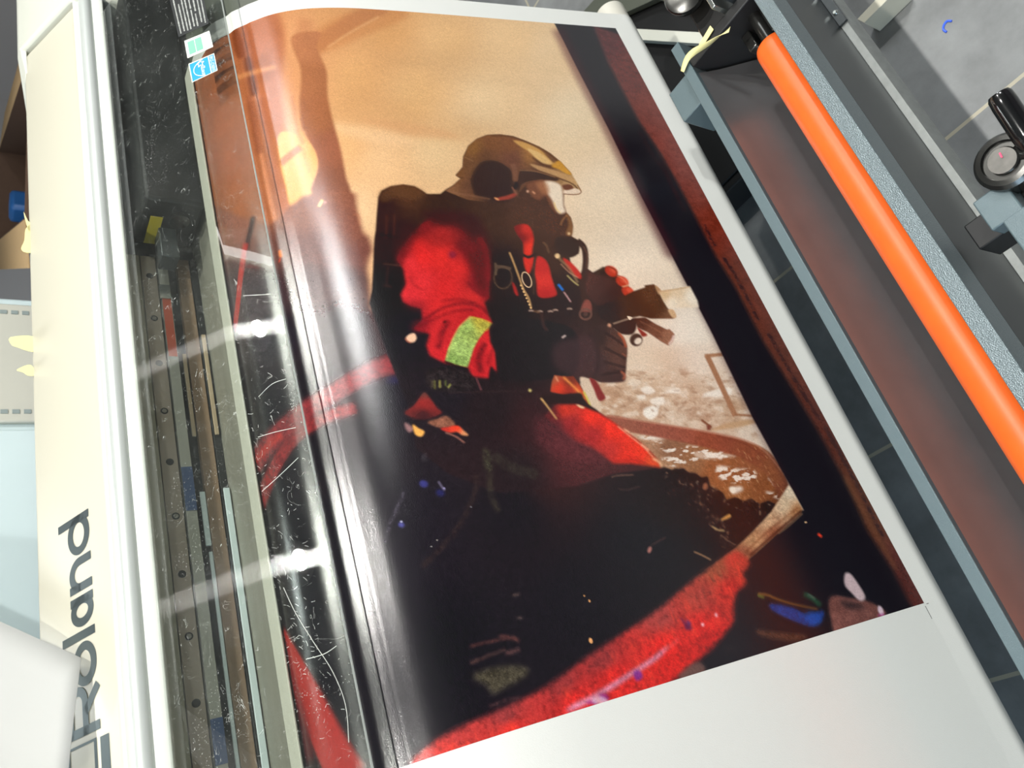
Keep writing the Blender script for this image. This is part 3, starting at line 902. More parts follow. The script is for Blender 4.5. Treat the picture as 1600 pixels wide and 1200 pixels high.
# --- firefighter: dark silhouette first
BODY = [(712, 274), (723, 261), (724, 245), (732, 228), (745, 217), (761, 211), (781, 210), (802, 213), (823, 221), (842, 229), (859, 239), (875, 252), (892, 270), (894, 290), (881, 304), (881, 320), (885, 332), (892, 340), (895, 353), (893, 369), (904, 376), (905, 384), (904, 396), (890, 402), (892, 412), (907, 428), (918, 420), (926, 426), (934, 422), (948, 416), (960, 420), (964, 429),
        (974, 434), (981, 446), (988, 456), (986, 464), (990, 480), (985, 497), (958, 512), (972, 526), (979, 540), (979, 560), (977, 582), (974, 595), (940, 597), (920, 591), (906, 600), (914, 616), (922, 634), (936, 643), (952, 655), (972, 670), (995, 687), (1015, 705), (1030, 720), (1033, 731), (960, 740), (900, 760), (780, 770),
        (700, 740), (650, 700), (640, 640), (600, 540), (577, 474), (581, 454), (583, 420), (584, 390), (585, 372), (587, 360), (589, 330), (591, 308), (596, 298), (610, 291), (630, 288), (648, 291), (660, 298), (667, 303), (688, 303), (697, 296), (709, 289), (720, 279)]
poly(BODY, K, .8, 1, smooth=False, grain=.08, grad=[(600, 320, (52, 34, 30)), (630, 295, (84, 54, 38)), (620, 380, (44, 30, 30)), (600, 450, (34, 28, 30)), (640, 520, (34, 31, 36)), (700, 315, (58, 40, 32)), (760, 330, (66, 44, 34)), (820, 340, (78, 50, 38)), (870, 350, (80, 50, 38)), (850, 390, (68, 44, 34)), (790, 420, (40, 30, 28)), (800, 500, (38, 30, 30)),
      (870, 480, (46, 32, 30)), (940, 470, (52, 36, 32)), (900, 550, (62, 42, 42)), (950, 560, (74, 50, 44)), (820, 560, (38, 32, 34)), (760, 640, (42, 34, 36)), (840, 660, (56, 36, 38)), (700, 620, (38, 34, 38)), (900, 700, (84, 44, 46)), (800, 740, (44, 36, 38))])
# air tank detail
poly([(592, 306), (600, 296), (620, 290), (648, 292), (664, 302), (650, 312), (620, 308), (600, 316)], (96, 64, 42), 3, .6)
for x in (604, 616): line([(x, 335), (x, 352), (x - 1, 372)], 3, (92, 48, 40), 1.2, .45)
line([(598, 412), (616, 414), (634, 416)], 2, (92, 66, 54), 1, .6)
line([(598, 446), (612, 448)], 2, (88, 64, 52), 1, .5)
line([(606, 416), (604, 446)], 2, (84, 62, 52), 1, .5)
line([(594, 366), (616, 370), (636, 372)], 3, (30, 22, 22), 1.2, .7)
# helmet
HEL = [(712, 274), (723, 261), (724, 245), (732, 228), (745, 217), (761, 211), (781, 210), (802, 213), (823, 221), (842, 229), (859, 239), (875, 252), (892, 270), (903, 288), (909, 299), (905, 303), (891, 304), (879, 302), (878, 294), (870, 286), (850, 281), (835, 281), (824, 286), (812, 300), (806, 316), (760, 316), (730, 312), (715, 306), (696, 298), (709, 289), (720, 279)]
poly(HEL, K, .7, 1, smooth=False, grad=[(740, 230, (128, 86, 46)), (770, 222, (118, 74, 44)), (800, 225, (120, 74, 44)), (760, 245, (96, 62, 42)), (800, 250, (104, 64, 48)), (735, 260, (104, 70, 46)), (715, 275, (116, 76, 46)), (830, 240, (150, 102, 56)), (850, 262, (96, 62, 44)), (790, 270, (100, 64, 48)), (845, 272, (84, 54, 40)), (730, 290, (100, 66, 48)), (705, 298, (128, 88, 60)), (780, 310, (56, 38, 34)),
     (870, 275, (150, 112, 74)), (895, 290, (190, 154, 108))], grain=.05)
poly([(736, 280), (744, 262), (756, 252), (776, 252), (794, 262), (800, 272), (800, 302), (775, 310), (745, 306), (738, 295)], (50, 34, 30), 2.5, .92)
poly([(812, 268), (818, 265), (845, 270), (872, 278), (868, 283), (846, 281), (828, 283), (815, 288), (810, 300), (808, 285)], (58, 38, 32), 1.2, .9)
line([(801, 256), (805, 270), (805, 282)], 8, (118, 78, 58), 1.4, .8)
poly([(802, 219), (824, 224), (845, 235), (858, 248), (867, 257), (858, 257), (842, 250), (828, 238), (812, 228)], (200, 152, 84), 1.4, .9)
poly([(824, 232), (842, 238), (856, 248), (862, 256), (848, 255), (834, 244)], (218, 180, 120), 1.4, .8)
line([(766, 212), (800, 214), (836, 228), (860, 242), (874, 256), (868, 262), (850, 258), (832, 246)], 2.4, (88, 56, 34), .8, .7)
poly([(873, 251), (884, 262), (893, 272), (886, 272), (872, 264), (862, 260)], (206, 148, 56), .9, .9)
poly([(828, 256), (850, 261), (872, 268), (892, 276), (900, 288), (888, 284), (866, 274), (842, 266)], (190, 148, 100), .9, .85)
line([(836, 266), (866, 276), (892, 286), (903, 295)], 2, (84, 54, 38), .7, .8)
line([(812, 266), (838, 268), (868, 277)], 2, (150, 110, 76), .8, .6)
poly([(880, 298), (892, 294), (904, 296), (908, 300), (902, 303), (882, 303)], (228, 204, 180), .6)
line([(880, 303), (900, 304), (908, 300), (902, 289)], 1.2, (120, 80, 60), .5)
poly([(878, 290), (890, 288), (896, 294), (884, 297)], (110, 66, 48), .7)
line([(725, 245), (735, 250), (740, 252)], 1.5, (150, 108, 70), .8, .5)
line([(716, 277), (724, 278)], 1, (60, 40, 30), .6, .7)
line([(697, 297), (715, 302), (738, 306), (766, 311)], 2.5, (128, 88, 66), 1.2, .6)
# visor glow, bright glass of the mask
poly([(822, 290), (830, 284), (846, 281), (866, 284), (878, 292), (880, 306), (880, 320), (884, 331), (876, 334), (866, 330), (858, 318), (852, 306), (843, 312), (832, 308)], (120, 74, 52), 1.6, .9)
poly([(850, 284), (866, 284), (877, 291), (880, 306), (881, 322), (884, 331), (874, 334), (868, 326), (862, 312), (854, 300)], (232, 214, 190), 2.0, .97)
poly([(838, 286), (852, 284), (858, 300), (850, 304), (842, 296)], (160, 104, 70), 3, .8)
line([(866, 316), (869, 326), (876, 333)], 2, (240, 200, 120), .8, .7)
ell(824.5, 299, 2, 2.2, 0, (206, 160, 130), .6)
line([(832, 299), (836, 303)], 2.6, (226, 160, 120), .7, .8)
poly([(774, 310), (790, 306), (804, 302), (807, 305), (796, 311), (778, 313)], (150, 62, 50), .9)
poly([(772, 308), (778, 310), (780, 313), (775, 312)], (214, 150, 100), .7)
line([(800, 292), (804, 298), (807, 304)], 3, (150, 96, 76), 1, .7)
ell(806, 290, 4, 6, 10, (40, 28, 28), 1)
# breathing valve and hose
poly([(884, 333), (891, 340), (895, 354), (893, 368), (884, 366), (888, 350)], (130, 88, 54), .9, .9)
line([(886, 336), (879, 344), (876, 352)], 2.5, (160, 112, 70), .8, .7)
ell(889, 365, 2.2, 2.5, 0, (214, 176, 130), .7)
poly([(868, 372), (880, 370), (900, 374), (905, 384), (903, 396), (892, 402), (878, 398), (868, 388)], (58, 40, 34), 1)
line([(902, 376), (912, 386), (915, 402), (914, 420), (910, 440), (914, 470)], 9, (64, 42, 36), .8)
line([(911, 384), (917, 398), (916, 420)], 1.5, (120, 84, 66), .7, .7)
# red shoulder and sleeve
JK = [(658, 350), (672, 339), (690, 334), (706, 333), (722, 339), (740, 354), (756, 372), (766, 394), (767, 420), (764, 448), (764, 466), (757, 472), (762, 490), (771, 508), (766, 520), (766, 534), (774, 550), (778, 582), (770, 576), (767, 591), (752, 590), (738, 588), (731, 574), (712, 570), (694, 567), (672, 556), (666, 540), (672, 522), (646, 515), (660, 500), (658, 482), (640, 477), (630, 472), (626, 460), (634, 444), (630, 420), (620, 406), (625, 388), (640, 368)]
poly(JK, K, 2.4, 1, smooth=False, grad=[(690, 338, (92, 34, 34)), (660, 355, (120, 34, 36)), (640, 380, (140, 36, 38)), (655, 385, (206, 44, 42)), (660, 400, (218, 46, 44)), (690, 365, (160, 42, 42)), (690, 400, (214, 48, 44)), (715, 420, (206, 46, 44)), (730, 370, (104, 34, 36)), (745, 400, (100, 30, 34)), (755, 380, (150, 38, 42)), (750, 440, (130, 36, 40)), (740, 465, (200, 48, 46)), (700, 450, (202, 44, 44)), (640, 465, (206, 50, 54)), (660, 440, (206, 50, 52)), (620, 405, (150, 36, 40)), (640, 410, (214, 52, 54)),
     (690, 480, (204, 46, 46)), (740, 485, (180, 38, 42)), (680, 520, (190, 44, 46)), (690, 550, (200, 44, 48)), (750, 560, (186, 40, 44)), (770, 540, (214, 46, 48)), (760, 585, (196, 42, 46)), (660, 510, (150, 36, 42)), (690, 336, (70, 32, 32)), (740, 358, (70, 30, 30)), (650, 360, (90, 32, 32)), (764, 400, (96, 30, 34)), (630, 395, (120, 34, 36))], grain=.055)
for x, y, rx, ry, a, c, b_, al_ in [(706, 340, 48, 12, 5, (58, 32, 30), 7, .85), (748, 372, 14, 30, -30, (72, 30, 30), 7, .7), (752, 425, 14, 34, 0, (84, 28, 32), 7, .65), (632, 372, 12, 26, 30, (60, 32, 32), 6, .7), (625, 402, 6, 14, 0, (90, 34, 36), 4, .6), (735, 352, 26, 12, 35, (58, 30, 30), 7, .7), (690, 372, 34, 10, -8, (150, 40, 38), 7, .5), (650, 476, 18, 8, 10, (110, 34, 38), 5, .5), (655, 510, 12, 10, -20, (120, 34, 40), 4, .5)]:
    ell(x, y, rx, ry, a, c, b_, al_)
ell(707, 398, 6, 6, 0, (96, 36, 62), 2.5, .6)
line([(716, 380), (735, 400), (752, 440), (762, 470)], 14, (84, 26, 32), 4, .45)
line([(748, 370), (760, 400), (764, 440)], 5, (170, 40, 42), 3, .3)
line([(730, 440), (745, 456), (762, 462)], 6, (96, 28, 34), 2.5, .5)
for pts, w_ in [([(662, 500), (690, 482), (720, 474), (748, 478), (762, 490)], 4), ([(650, 512), (684, 496), (712, 486), (740, 484)], 3), ([(690, 470), (720, 468), (745, 474)], 2.5), ([(700, 500), (690, 520), (684, 545)], 10), ([(758, 536), (748, 560), (752, 582)], 9), ([(770, 545), (762, 570)], 3), ([(640, 432), (648, 446), (660, 452)], 1.5)]:
    line(pts, w_, (84, 26, 32), 1.6, .6, rag=.6)
poly([(672, 524), (680, 505), (700, 496), (690, 520), (684, 545), (672, 552)], (206, 46, 48), 3, .4)
ell(695, 503, 3, 2, -20, (70, 24, 28), .8, .8)
poly([(768, 572), (774, 584), (778, 592), (766, 600), (764, 585)], (38, 30, 34), 1)
# reflective armband
poly([(736, 494), (752, 498), (771, 507), (759, 516), (748, 530), (740, 545), (731, 574), (714, 571), (695, 564), (700, 545), (707, 530), (718, 510)], (150, 176, 92), .8, 1, smooth=False, grain=.26, grad=[(748, 500, (176, 160, 62)), (730, 510, (146, 172, 92)), (715, 545, (158, 184, 104)), (705, 562, (130, 160, 84))])
line([(735, 494), (718, 511), (707, 531), (698, 560)], 1.6, (214, 206, 110), .6, .8)
line([(738, 496), (756, 500), (770, 508), (758, 517)], 2.4, (196, 160, 60), .8, .8)
line([(695, 565), (716, 573), (731, 577)], 3, (30, 24, 26), 1)
# dark forearm and cuff
poly([(766, 508), (790, 498), (850, 500), (900, 520), (900, 580), (860, 592), (790, 596), (778, 585), (774, 550), (767, 530)], (38, 33, 35), 1.2, .96, grain=.08)
# chest: collar, straps, chest panel
poly([(804, 354), (820, 350), (829, 356), (834, 372), (832, 388), (830, 398), (819, 397), (817, 380), (808, 366)], K, 1, 1, grad=[(808, 356, (120, 36, 34)), (822, 358, (206, 50, 40)), (828, 385, (232, 56, 40)), (815, 372, (110, 30, 30))])
poly([(818, 402), (826, 404), (834, 402), (832, 415), (826, 428), (820, 418)], (208, 50, 40), 1)
poly([(840, 401), (850, 404), (857, 414), (862, 434), (866, 446), (869, 462), (842, 464), (838, 440), (834, 420)], K, 1, 1, grad=[(850, 415, (190, 44, 40)), (850, 440, (212, 52, 44)), (852, 460, (176, 40, 38))])
poly([(880, 403), (892, 410), (907, 427), (907, 436), (896, 429), (884, 414)], (196, 48, 40), .9)
poly([(800, 440), (806, 448), (810, 462), (804, 458)], (170, 42, 40), 1)
line([(818, 398), (826, 402), (838, 396)], 2, (40, 26, 24), .8)
line([(836, 404), (834, 430), (834, 460)], 3, (70, 52, 44), .8)
line([(796, 394), (804, 414), (812, 436), (818, 452), (826, 466), (830, 482)], 2.6, (206, 160, 104), .6)
ring(823, 437, 6.5, 12.5, -22, 1.6, (226, 190, 150), blur=.5)
for k_ in range(8): ell(814 + k_ * 2.2, 446 + k_ * 5, 1.5, 1.5, 0, (236, 190, 130), .5)
ring(786, 434, 14, 17, 0, 2.6, (92, 72, 58), blur=.8, al=.8)
line([(774, 416), (786, 417), (799, 420)], 5, (96, 76, 62), .8, .8)
line([(774, 410), (775, 430)], 4, (100, 80, 64), .8, .8)
line([(867, 398), (872, 402), (878, 408), (890, 420), (903, 442)], 4, (150, 120, 84), 1.2, .7)
ell(871, 400, 4, 4, 0, (226, 190, 140), .8)
line([(876, 412), (890, 426), (904, 434)], 1.6, (206, 150, 120), .7, .8)
line([(886, 430), (896, 440), (904, 446)], 2.4, (206, 190, 120), .7, .8)
line([(872, 444), (880, 454)], 4, (40, 110, 200), .8)
line([(881, 456), (892, 472)], 2, (220, 170, 170), .6)
line([(848, 378), (854, 384), (858, 396)], 3, (124, 92, 66), 1.2, .6)
for x, y in [(826, 485), (840, 486), (856, 486), (864, 484), (886, 482)]: line([(x, y + 1), (x + 4, y), (x + 8, y + 1)], 2.2, (220, 186, 166), .6, .85)
line([(878, 528), (884, 524)], 3, (226, 200, 190), .7)
line([(834, 486), (844, 488)], 4, (110, 80, 60), .8, .7)
line([(846, 490), (850, 510), (856, 516)], 4, (74, 48, 44), 1.2, .7)
# strap with round fitting
line([(918, 440), (920, 460)], 5, (132, 74, 62), 1, .7)
poly([(913, 470), (922, 470), (924, 486), (908, 486)], (138, 74, 64), .9)
ring(915, 491, 9, 8, 0, 3.2, (112, 76, 66), blur=.7)
ell(915, 491, 4, 4, 0, (84, 58, 52), .7)
# upper glove with red fingertips
poly([(918, 424), (926, 427), (940, 430), (956, 434), (972, 452), (984, 466), (960, 480), (930, 474), (916, 455)], K, 1.6, .95, grad=[(925, 430, (84, 50, 44)), (945, 440, (74, 46, 42)), (960, 460, (58, 36, 34))])
for x, y, a in [(955, 424, 35), (972, 440, 35), (981, 456, 40)]:
    ell(x, y, 11, 7.5, a, (190, 58, 40), 1, .97)
    ell(x + 3, y - 2, 7, 4, a, (222, 88, 62), 1.5, .8)
line([(950, 416), (962, 422), (964, 430)], 1.4, (110, 50, 36), .7)
line([(944, 418), (936, 424), (932, 428)], 4, (70, 50, 36), 1)
line([(964, 431), (974, 436), (981, 446)], 1.4, (226, 130, 100), .6)
line([(972, 448), (982, 446)], 1.6, (232, 190, 140), .6)
# hose nozzle
poly([(976, 462), (990, 455), (1008, 449), (1007, 446), (1022, 444), (1026, 449), (1036, 468), (1044, 482), (1056, 495), (1052, 498), (1040, 498), (1018, 498), (1000, 494), (980, 498), (962, 504), (940, 500), (930, 480)], K, .7, 1, smooth=False, grad=[(950, 485, (44, 32, 30)), (990, 470, (62, 42, 32)), (1015, 460, (84, 58, 42)), (1030, 480, (74, 52, 38)), (1010, 490, (64, 44, 34)), (1048, 494, (120, 86, 64))], grain=.08)
poly([(1023, 446), (1030, 450), (1034, 457), (1029, 460)], (176, 136, 100), .6)
poly([(1044, 484), (1052, 484), (1057, 494), (1052, 497), (1046, 490)], (206, 170, 130), .6)
poly([(1029, 455), (1052, 452), (1078, 447), (1090, 470), (1092, 480), (1060, 481), (1044, 482), (1036, 470)], K, .9, 1, smooth=False, grad=[(1040, 460, (214, 182, 140)), (1060, 458, (226, 200, 166)), (1050, 472, (243, 230, 208)), (1080, 465, (243, 232, 214)), (1070, 478, (236, 216, 188))])
line([(1028, 456), (1050, 453), (1078, 448)], 1.5, (188, 146, 104), .7, .7)
# lever under the nozzle
poly([(990, 497), (1008, 496), (1024, 506), (1042, 515), (1046, 514), (1054, 522), (1051, 534), (1044, 540), (1032, 533), (1012, 519), (996, 512)], K, .7, 1, smooth=False, grad=[(1000, 502, (74, 46, 38)), (1025, 517, (112, 74, 58)), (1046, 528, (150, 106, 84))], grain=.1)
line([(1045, 538), (1050, 532), (1053, 524)], 3.4, (222, 196, 184), .7)
line([(1000, 502), (1020, 512), (1040, 524)], 1.2, (150, 104, 80), .6, .6)
poly([(996, 512), (1008, 520), (1011, 524), (1004, 526), (1000, 520)], (140, 50, 42), .7)
poly([(956, 508), (976, 500), (992, 498), (994, 512), (988, 522), (972, 522), (960, 514)], (54, 36, 32), .8)
line([(958, 506), (970, 502), (982, 498)], 2, (206, 176, 150), .6, .8)
poly([(980, 494), (988, 496), (984, 500)], (240, 216, 190), .5)
ell(994, 531, 10, 10, 0, (70, 50, 42), .8)
ell(997, 533, 6.2, 5, -30, (232, 214, 194), .7)
ell(952, 509, 3, 4, 0, (206, 150, 120), .8)
# lower glove: fist
FI = [(930, 512), (948, 510), (958, 514), (972, 524), (979, 538), (980, 552), (978, 562), (978, 574), (977, 583), (974, 596), (940, 597), (930, 590), (924, 560)]
poly(FI, K, 1, 1, grad=[(938, 525, (54, 38, 36)), (960, 530, (84, 56, 48)), (970, 545, (92, 60, 50)), (965, 565, (88, 58, 50)), (960, 590, (66, 44, 42)), (935, 570, (66, 46, 46))], grain=.06)
for pts in [[(946, 520), (962, 530), (978, 542)], [(944, 543), (962, 552), (978, 561)], [(944, 565), (962, 570), (977, 574)], [(940, 586), (960, 582), (976, 580)]]:
    line(pts, 2.6, (40, 26, 26), 1, .8)
line([(966, 520), (974, 530), (978, 543)], 3, (206, 96, 60), 1, .85)
line([(972, 552), (979, 557)], 1.8, (160, 90, 66), .8, .7)
line([(970, 580), (976, 586), (974, 593)], 3, (200, 104, 72), .9, .85)
line([(920, 520), (932, 540), (934, 570), (928, 592)], 5, (40, 28, 28), 2, .6)
poly([(866, 540), (900, 528), (930, 530), (932, 585), (900, 588), (868, 575)], (74, 50, 52), 5, .6)
# jacket hem, belt and red trouser leg
poly([(906, 590), (921, 592), (930, 600), (940, 640), (934, 642), (920, 632), (912, 612)], (214, 190, 166), .8)
poly([(921, 591), (931, 595), (941, 612), (946, 622), (936, 626), (928, 608)], (132, 46, 44), .7)
poly([(866, 586), (880, 588), (896, 588), (906, 602), (914, 616), (921, 634), (912, 630), (886, 618), (860, 612), (862, 598)], K, .8, 1, smooth=False, grad=[(866, 592, (170, 90, 60)), (875, 605, (222, 62, 40)), (890, 595, (112, 50, 36)), (905, 612, (214, 84, 46)), (890, 614, (150, 44, 36))])
line([(880, 589), (892, 600), (904, 612), (914, 626)], 3.4, (240, 150, 74), .9, .9)
line([(868, 588), (872, 596)], 2, (226, 160, 120), .7)
line([(912, 612), (918, 624), (922, 634)], 3, (206, 196, 90), .7)
poly([(846, 618), (880, 616), (906, 614), (912, 622), (920, 632), (934, 642), (930, 645), (908, 634), (880, 632), (852, 630)], (46, 32, 30), .9)
LEG = [(868, 632), (900, 632), (908, 634), (935, 645), (952, 655), (972, 670), (995, 687), (1015, 705), (1030, 721), (1033, 731), (1010, 727), (985, 724), (958, 724), (942, 712), (925, 700), (900, 690), (872, 670), (850, 650)]
poly(LEG, K, 2.2, 1, smooth=False, grad=[(885, 640, (206, 56, 42)), (925, 650, (234, 52, 38)), (960, 670, (244, 52, 36)), (1000, 700, (238, 58, 38)), (1024, 722, (224, 80, 48)), (890, 662, (150, 44, 46)), (925, 680, (170, 46, 46)), (950, 705, (190, 52, 46)), (985, 715, (226, 52, 38)), (860, 645, (96, 40, 42)), (870, 668, (88, 42, 46))], grain=.09)
poly([(840, 650), (870, 664), (900, 684), (930, 700), (950, 716), (920, 724), (870, 712), (840, 690)], (100, 48, 52), 6, .6, grain=.15)
for pts, w_ in [([(965, 666), (985, 682), (1005, 698), (1020, 714)], 2), ([(975, 670), (984, 676)], 3), ([(1002, 694), (1014, 704)], 3)]:
    line(pts, w_, (252, 190, 150), .8, .7)
line([(960, 722), (985, 718), (1010, 724)], 2, (150, 40, 36), 1, .6)
line([(1020, 716), (1030, 722), (1034, 730)], 4, (240, 196, 150), 1, .8)
poly([(900, 632), (906, 633), (914, 637), (908, 638)], (236, 206, 160), .7)
line([(845, 622), (853, 632), (870, 655)], 3, (222, 176, 110), .7, w2=2)
ell(828, 610, 2.6, 2.6, 0, (214, 196, 120), .7)
line([(700, 614), (760, 612), (826, 611)], 1.4, (66, 50, 48), .7, .7)
# waist: pouch, gap between arm and body
poly([(666, 580), (690, 574), (730, 582), (742, 596), (738, 608), (700, 612), (670, 606)], (44, 38, 38), 1.5, .8, grain=.4)
for x, l, c in [(679, 14, (120, 120, 60)), (687, 12, (206, 200, 96)), (696, 10, (110, 120, 66)), (675, 12, (90, 80, 62))]: line([(x, 594), (x + .5, 594 + l)], 2.4, c, .7, .8)
line([(704, 600), (700, 606)], 2, (196, 200, 96), .6)
line([(744, 590), (748, 600), (752, 610)], 1.6, (176, 96, 100), .6, .8)
poly([(634, 528), (640, 522), (648, 521), (651, 529), (646, 535), (638, 534)], (230, 184, 152), .7)
line([(633, 528), (636, 533), (642, 536)], 1.6, (190, 90, 66), .7, .8)
poly([(662, 613), (672, 622), (682, 636), (690, 646), (660, 656), (632, 646), (648, 632)], K, 1.2, 1, grad=[(662, 616, (96, 60, 54)), (660, 628, (150, 46, 44)), (668, 632, (140, 46, 44)), (662, 648, (60, 36, 38))])
poly([(668, 660), (684, 654), (698, 650), (712, 664), (700, 668), (686, 668)], (136, 88, 70), 1, grain=.2)
poly([(688, 670), (700, 667), (715, 665), (724, 672), (732, 680), (722, 680), (714, 675), (702, 676)], K, .8, 1, grad=[(694, 670, (190, 54, 46)), (714, 668, (230, 62, 42)), (726, 678, (214, 150, 100))])
line([(696, 676), (712, 682), (726, 692)], 1.6, (206, 130, 110), .6)
poly([(632, 660), (640, 664), (646, 670), (640, 676), (634, 670)], (140, 104, 104), 1)
poly([(645, 663), (654, 669), (663, 674), (659, 682), (650, 680), (646, 672)], (232, 166, 84), .8)
# faint gear and hoses in the dark
for pts, w_, c, a_ in [([(745, 740), (742, 770), (732, 795), (715, 825), (690, 855), (660, 885)], 7, (58, 46, 44), .6), ([(756, 700), (764, 735), (768, 775), (780, 800)], 9, (66, 60, 50), .5), ([(770, 712), (800, 730), (840, 742)], 16, (60, 54, 48), .5), ([(632, 768), (620, 795), (608, 822), (600, 850)], 2, (120, 112, 130), .7), ([(666, 708), (660, 720)], 2, (110, 104, 110), .6)]:
    line(pts, w_, c, 2, a_, rag=1.0)
for x, y, r_, c in [(662, 756, 7, (62, 62, 130)), (688, 770, 7, (46, 46, 92)), (627, 820, 5, (84, 84, 160)), (627, 815, 2, (190, 190, 220)), (694, 763, 2, (160, 150, 200)), (736, 792, 1.3, (150, 150, 160)), (674, 854, 1.2, (200, 196, 190)), (683, 844, 1.2, (210, 200, 190))]:
    ell(x, y, r_, r_ * .8, 20, c, 1.4 if r_ > 3 else .5, .85)
line([(685, 752), (690, 760), (695, 766)], 2, (160, 150, 190), .7, .8)
line([(760, 705), (764, 735)], 10, (70, 70, 54), 3, .5, rag=1.5)
# film grain over all
IMG *= (1 + .035 * NF[..., None] + .03 * NZ[4][..., None])
ART = np.clip(lin(np.clip(IMG, 0, 255)) * ART_GAIN - ART_LIFT, .002, .95).astype(np.float32)


# ------------------------------------------------------------------ build the sheet
def build_paper():
    cx, cz, rr = TUBE[0], TUBE[1], TUBE[2] + .0012
    ang = np.radians(np.linspace(14.5, -165, 40))
    ex, ez = cx + rr * np.cos(ang), cz + rr * np.sin(ang)
    bl = np.linspace(0, 1, 8)[1:]
    bx, bz = ex[-1] - .05 * bl ** 1.3, ez[-1] + .42 * bl
    Y = np.concatenate([np.linspace(-1.05, Y_B - .02, 16), [Y_B - .0002], gy, [Y_T + .0002], np.linspace(Y_T + .005, Y_EDGE, 5)])
    tl = np.linspace(0, 1, 10)[1:-1]
    rowsX, rowsZ = [], []
    for y in Y:
        sr = float(s_right(np.clip(y, Y_B, Y_T)))
        ss = np.concatenate([[S_L - .0004], S_L + gu * (sr - S_L), [sr + .0002]])
        sx, sz = np.interp(ss, SS, PX), np.interp(ss, SS, PZ)
        rowsX.append(np.concatenate([[sx[0] - .02], sx, sx[-1] + (ex[0] - sx[-1]) * tl, ex, bx]))
        rowsZ.append(np.concatenate([[sz[0] - .001], sz, sz[-1] + (ez[0] - sz[-1]) * tl, ez, bz]))
    X, Z = np.array(rowsX), np.array(rowsZ)
    ny, nx = X.shape
    co = np.empty((ny, nx, 3), np.float32)
    co[..., 0] = X
    co[..., 1] = Y[:, None]
    co[..., 2] = Z
    white = lin(PAPER_WHITE)
    col = np.empty((ny, nx, 4), np.float32)
    col[..., :3] = white
    col[..., 3] = 1
    r0, c0 = 17, 2
    col[r0:r0 + NY, c0:c0 + NS, :3] = ART
    me = bpy.data.meshes.new('printed_photograph')
    nv, nf = nx * ny, (nx - 1) * (ny - 1)
    me.vertices.add(nv)
    me.vertices.foreach_set('co', co.reshape(-1))
    idx = np.arange(nv, dtype=np.int32).reshape(ny, nx)
    quads = np.stack([idx[:-1, :-1], idx[:-1, 1:], idx[1:, 1:], idx[1:, :-1]], -1).reshape(-1, 4)[:, ::-1]
    me.loops.add(nf * 4)
    me.loops.foreach_set('vertex_index', quads.reshape(-1).astype(np.int32))
    me.polygons.add(nf)
    me.polygons.foreach_set('loop_start', np.arange(0, nf * 4, 4, dtype=np.int32))
    me.polygons.foreach_set('use_smooth', np.ones(nf, dtype=bool))
    me.update(calc_edges=True)
    a = me.attributes.new('Print', 'FLOAT_COLOR', 'POINT')
    a.data.foreach_set('color', col.reshape(-1))
    me.materials.append(print_material())
    o = bpy.data.objects.new('printed_photograph', me)
    COL.objects.link(o)
    return o


TUBE = (-.6455, .368, .0325)
PAPER_WHITE = (226, 228, 223)
web = tag(build_paper(), 'large glossy photo print of a kneeling firefighter hanging from the printer', 'print')
# thin crop marks at the corner of the print, part of the sheet
cm = MB()
sx, sz = float(np.interp(S_R0, SS, PX)), float(np.interp(S_R0, SS, PZ))
d = Vector((math.sin(math.radians(14.5)), 0, -math.cos(math.radians(14.5))))
nrm = Vector((math.cos(math.radians(14.5)), 0, math.sin(math.radians(14.5))))
c = Vector((sx, Y_B, sz)) + nrm * .0003
for a_, b_, w_ in [((.003, -.002), (.013, -.002), 'y'), ((-.001, -.004), (-.001, -.022), 's')]:
    p = [c + d * a_[0] + Vector((0, a_[1], 0)), c + d * b_[0] + Vector((0, b_[1], 0))]
    o_ = Vector((0, .0004, 0)) if w_ == 'y' else d * .0004
    cm.add([p[0] - o_, p[1] - o_, p[1] + o_, p[0] + o_], [(0, 1, 2, 3)])
cm.build('crop_mark', mat('crop_mark_ink', (70, 66, 66), 0.6), web)

tb = empty('core_tube', (TUBE[0], 0, TUBE[1]), 'white grey cardboard core tube in the bottom loop of the print', 'tube')
MB().lathe([(TUBE[2], 0), (TUBE[2], 2.45), (TUBE[2] - .006, 2.45), (TUBE[2] - .006, 2.40)], (TUBE[0], -1.1, TUBE[1]), (0, 1, 0), 48).build('tube_wall', M_tube, tb, smooth=True)

# ------------------------------------------------------------------ the printer
PR = empty('large_format_printer', (-1.4, .4, 0), 'long white large format printer with clear front cover and silver lettering', 'printer')
Y0, Y1 = -1.2, 2.05
# hood: the sloping white panel with the lettering
A, Bq = (-1.15, 1.3246), (-1.297, 1.3964)
hood = MB().prism([(-1.15, 1.300), A, Bq, (-1.315, 1.3965), (-1.60, 1.345), (-1.66, 1.32), (-1.66, 1.30)], Y0, 1.60).build('hood', M_white, PR, 0.004)
# raised end cap at the far end
cap = MB().prism([(-1.118, 1.26), (-1.135, 1.327), (-1.150, 1.3365), (-1.297, 1.4070), (-1.325, 1.409), (-1.64, 1.355), (-1.68, 1.33), (-1.68, 1.1), (-1.118, 1.1)], 1.612, Y1)
cap.build('end_cap', M_cap, PR, 0.008, seg=3)
lip = MB()
lp = [(-1.293, 1.3955), (-1.297, 1.4070), (-1.325, 1.4090), (-1.332, 1.3945)]
lip.add([(x, 1.62, z) for x, z in lp] + [(x, 1.545, 1.394 + (z - 1.394) * .25) for x, z in lp], [(0, 1, 5, 4), (1, 2, 6, 5), (2, 3, 7, 6), (3, 0, 4, 7), (3, 2, 1, 0), (4, 5, 6, 7)])
lip.build('cap_lip', M_cap, PR, 0.001)
